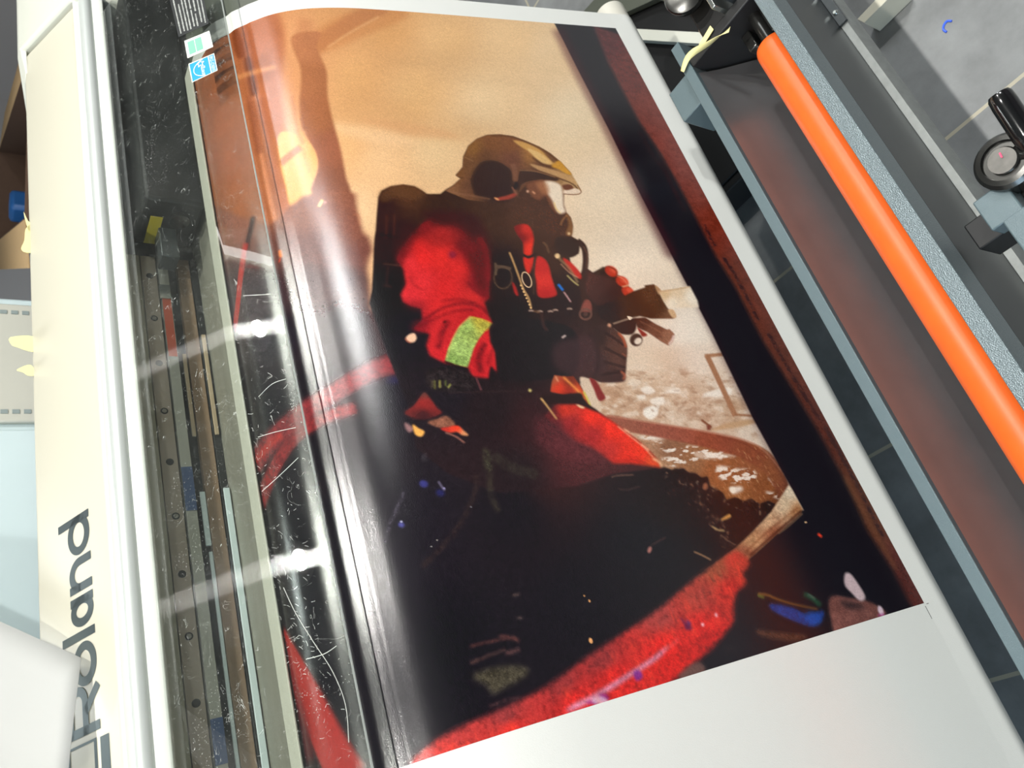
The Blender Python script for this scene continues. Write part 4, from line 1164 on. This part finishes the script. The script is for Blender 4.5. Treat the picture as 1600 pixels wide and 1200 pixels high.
# hinge rail
MB().prism([(-1.149, 1.300), (-1.149, 1.3246), (-1.143, 1.3225), (-1.143, 1.300)], Y0, Y1 - .3).build('rail_groove', M_rail_edge, PR, 0.001)
MB().lathe([(.0128, 0), (.0128, Y1 - .3 - Y0)], (-1.1335, Y0, 1.3035), (0, 1, 0), 32).build('hinge_rail', M_silver, PR, smooth=True)
MB().prism([(-1.139, 1.28), (-1.130, 1.3045), (-1.1185, 1.2815), (-1.1185, 1.2735), (-1.139, 1.2735)], Y0, Y1 - .3).build('rail_flange', M_rail_edge, PR, 0.002)

# body below
MB().box(-1.66, -1.21, Y0, 1.98, 1.02, 1.32).build('main_body', M_inner, PR, 0.01)
MB().box(-1.60, -1.02, Y0, 1.98, .95, 1.125).build('lower_body', M_apron, PR, 0.01)
# apron: dark sheet just under the paper
ap = [(float(np.interp(s, SS, PX)) - .004 * math.sin(float(np.interp(s, SS, BB))), float(np.interp(s, SS, PZ)) - .004 * math.cos(float(np.interp(s, SS, BB)))) for s in np.linspace(-.06, .235, 40)]
MB().prism(ap + [(-.80, .93), (-1.02, .93)], Y0, 1.98).build('apron', M_apron, PR)
MB().box(-1.211, -1.0, Y0, 1.98, 1.11, 1.140).build('platen', M_platen, PR, 0.001)
MB().box(-1.024, -.987, Y0, 1.30, 1.1615, 1.1645).build('bend_highlight_bar', M_bar, PR, 0.001)  # added bar; stands for the bright line along the cover's bend
# back wall of the print bay with its rails, as thin stacked strips along Y
XW = -1.19


def strip(name, z0, z1, m, x=XW, t=.012, y0=Y0, y1=1.0, bev=.0008):
    return MB().box(x - t, x, y0, y1, z0, z1).build(name, m, PR, bev)


strip('bay_wall', 1.14, 1.285, M_dark, XW - .012, .01, y1=1.98)
strip('upper_rail', 1.239, 1.262, M_olive)
gr = strip('guide_rail', 1.2125, 1.2375, M_steel)
et = strip('encoder_strip', 1.1925, 1.209, M_tape_strip)
strip('carriage_belt', 1.1545, 1.1765, M_brown)
strip('lower_strip', 1.1405, 1.1525, M_dark)
for k in range(13):
    y = .955 - k * .0925
    hz = 1.2245
    MB().cyl((XW - .001, y, hz), (XW + .0006, y, hz), .0058, 20).build('screw_hole', M_hole, gr)
    if k % 2:
        MB().lathe([(.0036, 0), (.0036, .0012), (.002, .0014)], (XW, y, hz), (1, 0, 0), 16).build('screw', M_screw, gr)
for y, l in [(.50, .075), (.13, .06), (-.10, .07)]:
    MB().box(XW - .001, XW + .0009, y, y + l, 1.1925, 1.209).build('blue_patch', M_blue_tape, et)
MB().box(XW - .001, XW + .0012, .785, .905, 1.194, 1.208).build('orange_label', M_orange_label, et)
MB().box(XW - .001, XW + .004, .905, .935, 1.194, 1.212).build('strip_clamp', M_chrome, et)
# long pale strips (seen as thin bright lines)
for nm, x, z0, z1, ya, yb, m in [('tan_runner', XW + .002, 1.180, 1.186, .63, .79, M_tan), ('tan_runner', XW + .006, 1.1445, 1.151, .63, .83, M_tan),
                                 ('pale_runner', XW + .002, 1.178, 1.183, -.62, .43, M_cyan_strip), ('pale_runner', XW + .002, 1.178, 1.186, .44, .53, M_cyan_strip),
                                 ('pale_runner', XW + .012, 1.1425, 1.152, -.9, .53, M_cyan_strip)]:
    MB().box(x - .004, x, ya, yb, z0, z1).build(nm, m, PR, .0008)
# print carriage parked at the far end
cr = MB().box(-1.18, -1.060, 1.02, 1.60, 1.150, 1.248).build('carriage', M_dark, PR, 0.006)
MB().box(-1.18, -.93, 1.60, 1.97, 1.150, 1.235).build('bay_dark_block', M_dark, PR, 0.002)  # black block added to keep the far end of the bay dark
MB().box(-1.115, -.96, 1.31, 1.60, 1.1405, 1.146).build('bay_dark_sheet', M_dark, PR)  # black sheet laid over the far end of the platen
MB().box(-1.0755, -1.0735, 1.05, 1.075, 1.20, 1.215).build('carriage_label', M_inner, cr)
MB().box(-1.176, -1.105, 1.0185, 1.0205, 1.212, 1.232).build('yellow_patch', M_yellow, cr)  # flat yellow patch on the near face of the carriage
MB().lathe([(.016, 0), (.016, .01), (.006, .012)], (-1.10, 1.02, 1.185), (0, -1, 0), 24).build('carriage_wheel', M_gunmetal, cr)
MB().box(-1.17, -1.13, .955, 1.02, 1.185, 1.215).build('carriage_bracket', M_lam_dark, cr, .002)

# clear cover: upper slope, bend, steep front lip
HG, BD, FE = (-1.119, 1.2777), (-.890, 1.1970), (-.840, 1.1434)
M_acr = acrylic_material()
bend = []
for t in np.linspace(0, 1, 7):
    a = np.array(BD) + (np.array(HG) - np.array(BD)) * .03
    b_ = np.array(BD) + (np.array(FE) - np.array(BD)) * .09
    bend.append(tuple((1 - t) ** 2 * a + 2 * t * (1 - t) * np.array(BD) + t * t * b_))
cov = MB().ribbon([HG] + bend + [FE], Y0, 1.56, .003).build('front_cover', M_acr, PR, smooth=True)
MB().box(FE[0] - .0002, FE[0] + .0008, Y0, 1.56, FE[1] - .0024, FE[1] - .0004).build('cover_edge', mat('frosted_edge', (168, 174, 168), .5), cov)
# stickers on the front lip of the cover
cn = np.array([-(FE[1] - BD[1]), 0, FE[0] - BD[0]]); cn /= np.linalg.norm(cn)
CP0 = np.array([BD[0], 0, BD[1]]) + cn * .0006
cu, cw = Vector((0, 1, 0)), Vector((FE[0] - BD[0], 0, FE[1] - BD[1])).normalized()


def on_cover(px, py, lift=0.0): return at_plane(px, py, CP0 + cn * lift, cn)


def quad_on_cover(name, pts, m, parent, lift=0.0):
    vs = [on_cover(px, py, lift) for px, py in pts]
    return MB().add(vs, [tuple(range(len(vs)))]).build(name, m, parent)


def lerp2(q, u, v):
    q = np.asarray(q, float)
    return (q[0] * (1 - u) + q[1] * u) * (1 - v) + (q[3] * (1 - u) + q[2] * u) * v


def text_on(name, body, q, u0, u1, v0, v1, m, parent, lift):
    """flat lettering fitted in part of a quad; reads along v (towards q's far end) with its top towards u=0"""
    cu_ = bpy.data.curves.new(name, 'FONT')
    cu_.body = body
    tmp = bpy.data.objects.new(name, cu_)
    COL.objects.link(tmp)
    dg = bpy.context.evaluated_depsgraph_get()
    me = bpy.data.meshes.new_from_object(tmp.evaluated_get(dg))
    bpy.data.objects.remove(tmp)
    co = np.array([v.co[:] for v in me.vertices])
    mn, mx = co.min(0), co.max(0)
    vs = []
    for p in co:
        a = (p[0] - mn[0]) / (mx[0] - mn[0])
        b = (p[1] - mn[1]) / (mx[1] - mn[1])
        w = lerp2(q, u1 + (u0 - u1) * b, v0 + (v1 - v0) * a)
        vs.append(on_cover(w[0], w[1], lift))
    fs = [tuple(p.vertices) for p in me.polygons]
    return MB().add(vs, fs).build(name, m, parent)


M_blk = mat('black_label_film', (30, 32, 31), 0.4)
M_prn = mat('white_ink', (176, 180, 174), 0.5)
M_eco = mat('white_sticker', (238, 240, 230), 0.4)
M_green = mat('pale_green_ink', (120, 232, 160), 0.5)
M_egrey = mat('grey_green_ink', (180, 205, 180), 0.5)
M_blue = mat('bright_blue_ink', (10, 150, 240), 0.4)
# black caution label; quad order: left-bottom.. as u across (left to right), v up the picture
QB = [(279, 58), (326, 37), (312, -34), (262, -14)]
lb = quad_on_cover('caution_label', QB, M_blk, cov)
rows = [(.10, .0, 1.0), (.22, .02, .66), (.33, .0, 1.0), (.43, .0, 1.0), (.55, .03, .42), (.55, .46, 1.0), (.66, .0, .30), (.68, .36, 1.0), (.80, .05, 1.0), (.91, .0, 1.0)]
for u, a, b in rows:
    tx = MB()
    v = .05 + a * .9
    while v < .05 + b * .9:
        l = random.uniform(.015, .035)
        hw = .021 + random.uniform(-.007, .004)
        ps = [lerp2(QB, u - hw, v), lerp2(QB, u + hw, v), lerp2(QB, u + hw, v + l), lerp2(QB, u - hw, v + l)]
        tx.add([on_cover(p[0], p[1], .0003) for p in ps], [(0, 1, 2, 3)])
        v += l + .006
    tx.build('fine_print', M_prn, lb)
QE = [(293, 91), (333, 73), (327, 48), (288, 64)]
ec = quad_on_cover('eco_sticker', QE, M_eco, cov)
for a, b in [((.10, .13), (.36, .87)), ((.385, .13), (.64, .87))]:
    ps = [lerp2(QE, a[0], a[1]), lerp2(QE, b[0], a[1]), lerp2(QE, b[0], b[1]), lerp2(QE, a[0], b[1])]
    quad_on_cover('green_block', ps, M_green, ec, .0003)
text_on('sticker_lettering', 'ECO', QE, .72, .90, .18, .82, M_egrey, ec, .0003)
QS = [(300, 129), (340, 110), (334.5, 83), (294.5, 100)]
es = quad_on_cover('energy_sticker', QS, M_eco, cov)
quad_on_cover('blue_field', [lerp2(QS, .03, .04), lerp2(QS, .74, .04), lerp2(QS, .74, .96), lerp2(QS, .03, .96)], M_blue, es, .0003)
quad_on_cover('blue_field', [lerp2(QS, .78, .04), lerp2(QS, .97, .04), lerp2(QS, .97, .96), lerp2(QS, .78, .96)], M_blue, es, .0003)
text_on('sticker_lettering', 'ENERGY STAR', QS, .81, .94, .08, .92, M_eco, es, .0006)
text_on('sticker_lettering', 'energy', QS, .42, .58, .10, .62, M_eco, es, .0006)


def line_on(name, uv, w, m, parent, q, lift=.0006):
    mb = MB()
    p = [np.array(lerp2(q, u, v)) for u, v in uv]
    for a, b in zip(p[:-1], p[1:]):
        d_ = (b - a) / (np.linalg.norm(b - a) + 1e-9)
        n_ = np.array([-d_[1], d_[0]]) * w / 2
        mb.add([on_cover(*(a - n_), lift), on_cover(*(b - n_), lift), on_cover(*(b + n_), lift), on_cover(*(a + n_), lift)], [(0, 1, 2, 3)])
    return mb.build(name, m, parent)


line_on('arc', [(.72 - .58 * math.cos(t) * 1.0, .50 + .46 * math.sin(t)) for t in np.linspace(-1.25, 1.25, 16)], 1.0, M_eco, es, QS)
st = []
for k_ in range(11):
    rr = .17 if k_ % 2 == 0 else .075
    st.append((.43 + rr * .9 * math.cos(k_ * math.pi / 5 + .3), .76 + rr * math.sin(k_ * math.pi / 5 + .3)))
line_on('star', st, 1.0, M_eco, es, QS)
# a few long scratches in the acrylic
M_scr = mat('scratch', (210, 214, 205), 0.4)
for pts in [[(443, 918), (462, 958), (489, 1002), (520, 1050), (540, 1102), (545, 1160)], [(404, 620), (425, 600), (447, 592)], [(403, 683), (430, 675), (462, 668)],
            [(409, 768), (440, 740), (466, 715)], [(478, 1030), (506, 1022), (526, 1009)], [(380, 462), (420, 460), (416, 459)]]:
    w = [on_cover(a, b, .0004) for a, b in catmull(pts, 5, False)]
    MB().tube(w, .00035, 5).build('scratch', M_scr, cov)

sh = MB()
for c_ in [(388, 520), (440, 885), (410, 660), (470, 960), (430, 760), (500, 1080), (470, 1010)]:
    for k_ in range(26):
        px_, py_ = c_[0] + random.gauss(0, 22), c_[1] + random.gauss(0, 45)
        a_ = random.uniform(0, math.pi)
        l_ = random.uniform(2, 9)
        p_ = [on_cover(px_ + t * l_ * math.cos(a_ + t * .3), py_ + t * l_ * math.sin(a_ + t * .3), .0004) for t in (-.5, -.15, .15, .5)]
        if all(BD[0] + .002 < q.x < FE[0] - .002 for q in p_): sh.tube(p_, random.uniform(.00010, .00022), 4)
tag(sh.build('fine_scratches', M_scr, cov), kind='stuff')

# lettering on the hood
LN = Vector((A[1] - Bq[1], 0, 0)).normalized()
eu = Vector((0, 1, 0))
ev = Vector((Bq[0] - A[0], 0, Bq[1] - A[1])).normalized()
en = eu.cross(ev)
if en.z < 0: en = -en
LO = Vector((A[0], 0, A[1]))


def hood_uv(px, py):
    p = at_plane(px, py, np.array(LO), np.array(en))
    return p.y, (p - LO).dot(ev)


u_d, _ = hood_uv(137, 812)
u_R, v_base = hood_uv(157, 1148)
_, v_base2 = hood_uv(141, 830)
_, v_asc = hood_uv(92, 842)
VB = (v_base + v_base2) / 2
CAPH = v_asc - VB
LW = (u_d - u_R)


def stroke(mb, pts, w, closed=False):
    """flat ribbon along (u, v) points with true width w on the hood"""
    p = [np.array(q, float) for q in pts]
    n = len(p)
    lf, rg = [], []
    for i in range(n):
        if closed:
            d_ = p[(i + 1) % n] - p[(i - 1) % n]
        else:
            d_ = p[min(i + 1, n - 1)] - p[max(i - 1, 0)]
        d_ = d_ / np.linalg.norm(d_)
        nn = np.array([-d_[1], d_[0]]) * w / 2
        lf.append(p[i] + nn)
        rg.append(p[i] - nn)
    def W(q): return LO + eu * q[0] + ev * (VB + q[1]) + en * .0006
    vs = [W(q) for q in lf] + [W(q) for q in rg]
    m_ = n if closed else n - 1
    mb.add(vs, [(i, (i + 1) % n, n + (i + 1) % n, n + i) for i in range(m_)])


def arc(cx, cy, rx, ry, a0, a1, n=24):
    return [(cx + rx * math.cos(math.radians(a)), cy + ry * math.sin(math.radians(a))) for a in np.linspace(a0, a1, n)]


XH = CAPH * .70
SW = CAPH * .165
h = SW / 2
def letter(ch, a, b):
    """letter between u = a and b"""
    mb = MB()
    cx, rx = (a + b) / 2, (b - a) / 2 - h
    ry = XH / 2 - h
    if ch == 'R':
        H = CAPH * .92 - h
        stroke(mb, [(a + h, 0), (a + h, H + h)], SW)
        stroke(mb, [(a, H)] + arc(b - h - H * .24, H * .74, H * .26, H * .26, 90, -90) + [(a, H * .48)], SW)
        stroke(mb, [(a + (b - a) * .45, H * .48), (b - h, 0)], SW)
    if ch in 'oad':
        stroke(mb, arc(cx, XH / 2, rx, ry, 0, 352.5, 48), SW, True)
    if ch == 'a': stroke(mb, [(b - h, 0), (b - h, XH)], SW)
    if ch == 'd': stroke(mb, [(b - h, 0), (b - h, CAPH)], SW)
    if ch == 'l': stroke(mb, [(cx, 0), (cx, CAPH)], SW)
    if ch == 'n':
        stroke(mb, [(a + h, 0), (a + h, XH)], SW)
        stroke(mb, arc(cx, XH - h - rx, rx, rx, 180, 0) + [(b - h, 0)], SW)
    return mb


y2u = lambda y: hood_uv(110 + (y - 800) * .07, y)[0]
for ch, ya, yb in [('R', 1149, 1072), ('o', 1074, 1006), ('l', 1004, 986), ('a', 982, 935), ('n', 928, 876), ('d', 872, 812)]:
    letter(ch, y2u(ya), y2u(yb)).build('letter', M_letter, hood)
em = MB()
uE = y2u(1154)
stroke(em, [(uE - .11, SW), (uE - h, SW), (uE - h, CAPH * .95), (uE - .11, CAPH * .95)], SW * .55)
stroke(em, [(uE - .11, -SW * .6), (uE - h, -SW * .6)], SW * 1.5)
em.build('emblem', M_letter, hood)

# masking tape tabs stuck behind the top edge of the hood
TP = np.array([-1.30, 0, 1.400])
tape_mb = [([(37, 331), (44, 345), (52, 352), (54, 366), (46, 362), (41, 350)], 'curled cream masking tape tab, uppermost of those along the hood edge'),
           ([(40, 358), (50, 352), (54, 380), (50, 394), (38, 394), (33, 388), (38, 376)], 'cream masking tape tab folded below the uppermost one'),
           ([(16, 527), (54, 526), (54, 548), (42, 548), (28, 543), (18, 539)], 'long cream masking tape tab sticking out above the smallest tab'),
           ([(26, 578), (44, 570), (52, 574), (55, 586), (44, 587), (36, 582)], 'smallest pointed cream masking tape tab, lowest along the hood edge')]
tn = np.array([.95, 0, .30]); tn /= np.linalg.norm(tn)
for pts, lab in tape_mb:
    vs = [at_plane(a, b, TP + np.array([-.002, 0, 0.0]), tn) for a, b in catmull(pts, 3)]
    tag(MB().add(vs, [tuple(range(len(vs)))]).build('masking_tape_tab', M_mask, None, solid=.0006), lab, 'tape', 'masking tape tabs')

# stand legs under the printer
for y in (-1.0, 1.75):
    MB().box(-1.42, -1.34, y - .04, y + .04, .08, .95).build('stand_leg', M_lam_dark, PR, .004)
    MB().box(-1.75, -1.02, y - .03, y + .03, .0, .08).build('stand_foot', M_cap, PR, .006)

# ------------------------------------------------------------------ loose white sheet over the hood
def loose_sheet():
    g = []
    E1, E2 = (at_plane(115, 1030, (-1.19, 0, 0), np.array([1., 0, 0])), at_plane(98, 1215, (-1.175, 0, 0), np.array([1., 0, 0])))
    T1 = at_plane(0, 989, (-1.285, 0, 0), np.array([1., 0, 0]))
    dirT = (T1 - E1)
    for i, t in enumerate(np.linspace(0, 5.5, 34)):
        row = []
        for j, w in enumerate(np.linspace(0, 3.4, 14)):
            p = E1 + (E2 - E1) * w + dirT * t
            p.z += .20 * max(0, w - 1.05) ** 1.2  # out-of-view end raised so that it throws shade on the hood
            p.z += -.0045 * t * t + .004 * math.sin(w * 1.7) - .010 * max(0, .55 - t) ** 2 * 3
            p.x += .006 * math.sin(w * 2.2 + t)
            p.y += .012 * (1 - math.exp(-t * 3)) * (1 if w < .4 else 0) * (1 - w / .4)
            row.append(p)
        g.append(row)
    return MB().sheet(g).build('blank_paper_sheet', M_paper_plain, None, smooth=True, solid=.0004)


tag(loose_sheet(), 'blank white paper sheet draped over the near end of the printer hood', 'paper')

# ------------------------------------------------------------------ laminator
LM = empty('roll_laminator', (-.4, .1, 0), 'dark grey laminating machine with a long orange roller beside the print', 'laminator')
LY0, LY1 = -.62, 1.005
MB().box(-.500, -.4815, LY0, LY1, .38, .5).build('rear_plate', M_lam_grey, LM, .0012)
MB().prism([(-.4815, .490), (-.4815, .478), (-.4270, .380), (-.335, .380), (-.335, .388), (-.4173, .3888), (-.4288, .4052), (-.4403, .4216), (-.4518, .438), (-.463, .4546), (-.473, .4719)], LY0, .93).build('feed_chute', M_chute, LM, smooth=True)
ro = MB().lathe([(.0, 0), (.026, 0), (.0295, .004), (.030, .012), (.030, 1.452), (.0296, 1.459), (.028, 1.464), (.025, 1.467), (.0, 1.468)], (-.3655, -.60, .468), (0, 1, 0), 48)
ro = ro.build('laminating_roller', M_orange, LM, smooth=True)
ro['label'] = 'orange silicone roller'
MB().cyl((-.3655, -.66, .468), (-.3655, .95, .468), .011).build('roller_shaft', M_gunmetal, ro)
MB().box(-.3355, -.313, LY0, 1.32, .47, .52).build('top_beam', M_sparkle, LM, .001)
MB().box(-.330, -.3135, LY0, 1.30, .30, .4695).build('front_panel', M_lam_shade, LM, .001)
fl = MB().prism([(-.3135, .3165), (-.3135, .322), (-.3015, .322), (-.2955, .306), (-.2955, .290), (-.2975, .290), (-.3035, .3165)], LY0, 1.20).build('base_angle', M_alu, LM, .0006)
MB().box(-.3133, -.299, .905, 1.14, .3222, .328).build('joint_plate', M_lam_dark, fl, .0006)
for y in (.930, .975):
    MB().lathe([(.0048, 0), (.0046, .002), (.0028, .0042)], (-.306, y, .328), (0, 0, 1), 18).build('screw', M_chrome, fl, smooth=True)
# end gear housing
MB().box(-.478, -.34, .935, .955, .33, .505).build('end_plate', M_dark, LM, .002)
MB().box(-.455, -.40, .955, 1.16, .34, .47).build('drive_box', M_dark, LM, .004)
MB().box(-.405, -.388, .90, .935, .40, .46).build('bearing_block', M_gunmetal, LM, .002)
MB().box(-.369, -.345, .885, .935, .41, .47).build('bearing_cover', M_gunmetal, LM, .002)
MB().box(-.392, -.384, .96, 1.16, .46, .53).build('side_rail', M_chrome, LM, .001)
MB().box(-.372, -.360, .96, 1.20, .44, .54).build('side_rail', M_lam_dark, LM, .001)
kn = MB().lathe([(.008, -.05), (.008, 0), (.030, .0), (.034, .004), (.035, .012), (.033, .017), (.026, .019), (.0, .021)], (-.43, 1.055, .50), (.35, -.25, .9), 28)
kn.build('tension_knob', M_gunmetal, LM, smooth=True)
# brackets reaching to the side under the rear plate
MB().box(-.556, -.499, .895, .965, .395, .475).build('side_bracket', M_lam_grey, LM, .002)
MB().box(-.59, -.499, .80, .875, .30, .318).build('bracket_plate', M_lam_dark, LM, .002)
# legs and rail under it
for y in (-.5, .86):
    for x in (-.465,):
        MB().box(x - .02, x + .02, y - .02, y + .02, .0, .32).build('leg', M_lam_dark, LM, .002)
    MB().box(-.53, -.43, y - .025, y + .025, .0, .03).build('foot', M_lam_dark, LM, .004)
MB().box(-.46, -.34, -.55, .92, .30, .388).build('under_frame', M_dark, LM, .004)
# cam lever at the near right
lv = MB().box(-.262, -.222, .394, .438, .468, .5).build('lever_bracket', M_lam_grey, LM, .002)
MB().box(-.248, -.15, .26, .397, .475, .5).build('lever_arm', M_lam_grey, LM, .002)
MB().box(-.2935, -.215, .396, .434, .41, .4675).build('lever_web', M_dark, LM, .002)
bc = Vector((-.2075, .452, .50))
bs = MB().lathe([(.030, -.03), (.034, -.02), (.034, .008), (.030, .013), (.024, .014), (.023, .009), (.0165, .009), (.0165, .012), (.015, .0135), (.0, .0135)], bc, (.06, 0, 1), 40)
boss = bs.build('lever_boss', M_gunmetal, LM, smooth=True)
MB().lathe([(.0155, 0), (.0155, .0012)], bc + Vector((0, 0, .0135)), (.06, 0, 1), 32).build('boss_cap', mat('worn_cap', (84, 82, 78), .4, .3, noise=.2, nscale=90), boss)
MB().add([bc + Vector((.001, .003, .0155)), bc + Vector((.003, .002, .0155)), bc + Vector((.004, .009, .0155)), bc + Vector((.002, .0095, .0155))], [(0, 1, 2, 3)]).build('pink_mark', mat('pink_mark', (225, 70, 110), .5), boss)
g0, g1 = at_z(1616, 232, .505), at_z(1560, 147, .525)
MB().tube([bc + Vector((.01, .0, -.006)), (bc + g0) / 2 + Vector((.008, .0, -.004)), g0, g0 + (g1 - g0) * .15], [.016, .0150, .0125, .0125], 20).build('lever_neck', M_gunmetal, LM, smooth=True)
gl_ = (g1 - g0).length
MB().lathe([(.0, -.001), (.0105, 0), (.0130, .004), (.0142, .02), (.0142, gl_ * .8), (.0136, gl_ - .004), (.0115, gl_), (.0, gl_ + .001)], g0, g1 - g0, 32).build('lever_grip', M_blackgloss, LM, smooth=True)

# twisted masking tape over the end of the rear plate
def twisted_tape():
    path = [(1066, 112), (1073, 93), (1083, 82), (1096, 74), (1108, 67), (1122, 57), (1132, 51), (1140, 46)]
    pth = [at_z(a, b, .505 + .012 * k_ / 7) for k_, (a, b) in enumerate(path)]
    pth = catmull([p[:] for p in pth], 6, False)
    g = []
    n = len(pth)
    for i, p in enumerate(pth):
        d_ = Vector(pth[min(i + 1, n - 1)] - pth[max(i - 1, 0)]).normalized()
        u = d_.cross(Vector((0, 0, 1))).normalized()
        w = d_.cross(u)
        t = i / (n - 1)
        a = -.2 + 3.0 * t
        ax = u * math.cos(a) + w * math.sin(a)
        g.append([Vector(p) - ax * .0055, Vector(p), Vector(p) + ax * .0055])
    return MB().sheet(g).build('twisted_tape', M_mask, None, smooth=True, solid=.0006)


tag(twisted_tape(), 'twisted strip of cream masking tape on the far corner of the laminator', 'tape')
sp = [at_z(a, b, .508) for a, b in [(1092, 70), (1110, 40), (1115, 46), (1100, 70)]]
tag(MB().add(sp, [(0, 1, 2, 3)]).build('tape_strip', M_mask, None, solid=.001), 'short straight strip of cream tape crossing the twisted strip', 'tape')

# ------------------------------------------------------------------ floor clutter beyond the print
bb = empty('black_base_box', (-.7, 1.3, 0), 'low black steel box on the floor beyond the print', 'box')
MB().box(-.90, -.47, 1.00, 1.66, 0, .085).build('box_body', M_dark, bb, .004)
MB().box(-.88, -.49, 1.02, 1.64, .085, .092).build('box_lid', M_dark, bb, .002)
fr = empty('steel_floor_plate', (-.75, 1.75, 0), 'dark grey green steel plate standing beyond the end of the tube', 'plate')
P_ = [at_z(a, b, .12) for a, b in [(955, -30), (1120, -30), (1120, 22), (1025, -2), (955, 30), (900, 30)]]
MB().add(P_ + [p - Vector((0, 0, .02)) for p in P_], [tuple(range(6)), tuple(range(11, 5, -1))] + [(i, (i + 1) % 6, 6 + (i + 1) % 6, 6 + i) for i in range(6)]).build('plate_body', M_apron, fr, .001)
pb = at_z(1084, 4, .121)
MB().lathe([(.006, 0), (.004, .004)], pb, (0, 0, 1), 14).build('plate_bolt', M_chrome, fr)
q = [at_z(960, 43, .1265), at_z(1125, 52, .1265), at_z(1125, 70, .1265), at_z(960, 60, .1265)]
tag(MB().add(q + [p - Vector((0, 0, .03)) for p in q], [(0, 1, 2, 3), (7, 6, 5, 4)] + [(i, (i + 1) % 4, 4 + (i + 1) % 4, 4 + i) for i in range(4)]).build('white_metal_bar', M_cap, None, .001),
    'white metal bar lying past the far corner of the print', 'bar')
pgv = [at_z(1098, 44, .46), at_z(1110, 62, .46)]
MB().cyl(pgv[0], pgv[1], .008, 16).build('guide_peg', M_tan, LM, smooth=True)
bo = [at_z(1339, 30, .06), at_z(1350, 36, .06), at_z(1402, -16, .06), at_z(1388, -22, .06)]
tag(MB().add(bo + [p - Vector((0, 0, .058)) for p in bo], [(0, 1, 2, 3), (7, 6, 5, 4)] + [(i, (i + 1) % 4, 4 + (i + 1) % 4, 4 + i) for i in range(4)]).build('white_batten', M_white, None, .001),
    'narrow white batten on the floor at the far end of the laminator', 'batten')
# blue mark on the tile
cpts = [at_z(a, b, .0012) for a, b in catmull([(1487, 33), (1480, 33), (1475, 39), (1474, 46), (1479, 50)], 6, False)]
tag(MB().tube(cpts, .0022, 6).build('floor_mark', mat('blue_marker', (70, 110, 235), .5), None), 'small blue C drawn on the grey floor tile', 'mark')

# ------------------------------------------------------------------ things behind the printer, at the left of the view
def open_carton(name, cx, cy, cz, yaw, L, W, H, label):
    t = empty(name, (cx, cy, cz), label, 'carton')
    t.rotation_euler = (0, 0, yaw)
    th = .004
    def part(nm, m, *bx):
        mb = MB().box(*bx)
        o = mb.build(nm, m, None)
        o.parent = t
        return o
    part('carton_base', M_kraft_shade, -L / 2, L / 2, -W / 2, W / 2, 0, th)
    part('carton_side', M_kraft_shade, -L / 2, L / 2, W / 2 - th, W / 2, 0, H)
    part('carton_side', M_kraft_shade, -L / 2, L / 2, -W / 2, -W / 2 + th, 0, H)
    part('carton_end', M_kraft_shade, -L / 2, -L / 2 + th, -W / 2, W / 2, 0, H)
    part('carton_end', M_kraft_shade, L / 2 - th, L / 2, -W / 2, W / 2, 0, H)
    for sgn in (1, -1):
        o = part('carton_flap', M_kraft, -L / 2, L / 2, 0, .21 if sgn > 0 else .15, -th, 0)
        o.location = (0, sgn * W / 2, H)
        o.rotation_euler = (math.radians(-6), 0, 0 if sgn > 0 else math.pi)
    return t


tag(MB().box(-.85, .85, -.24, .24, 0, .86).build('closed_carton', M_kraft, None, .004), 'long closed kraft carton on the floor under the open one', 'carton')
bpy.data.objects['closed_carton'].location = (-2.80, 2.73, 0)
bpy.data.objects['closed_carton'].rotation_euler = (0, 0, math.radians(-38))
open_carton('open_carton', -2.958, 2.853, .861, math.radians(-38), 2.35, .50, .48, 'long open kraft carton behind the far end of the printer')
tag(MB().box(-3.50, -3.38, 3.06, 3.18, .8665, 1.312).build('blue_packet', mat('blue_packet', (50, 110, 180), .4), None, .02), 'blue packet standing inside the long open carton', 'packet')
dr = empty('plastic_drawer_unit', (-1.9, .7, 0), 'bluish white plastic drawer unit standing behind the printer hood', 'drawers')
MB().box(-2.25, -1.80, .33, 1.34, .02, 1.50).build('drawer_case', M_drawer, dr, .012)
MB().box(-1.80, -1.785, .99, 1.31, 1.28, 1.48).build('drawer_front', M_drawer_grey, dr, .004)
MB().box(-1.80, -1.785, .36, .97, 1.28, 1.48).build('drawer_front', M_drawer, dr, .004)
for y in (1.285, 1.015):
    for z in (1.350, 1.372, 1.394, 1.416, 1.438):
        MB().box(-1.785, -1.783, y - .005, y + .005, z - .007, z + .007).build('vent_slot', M_slot, dr)
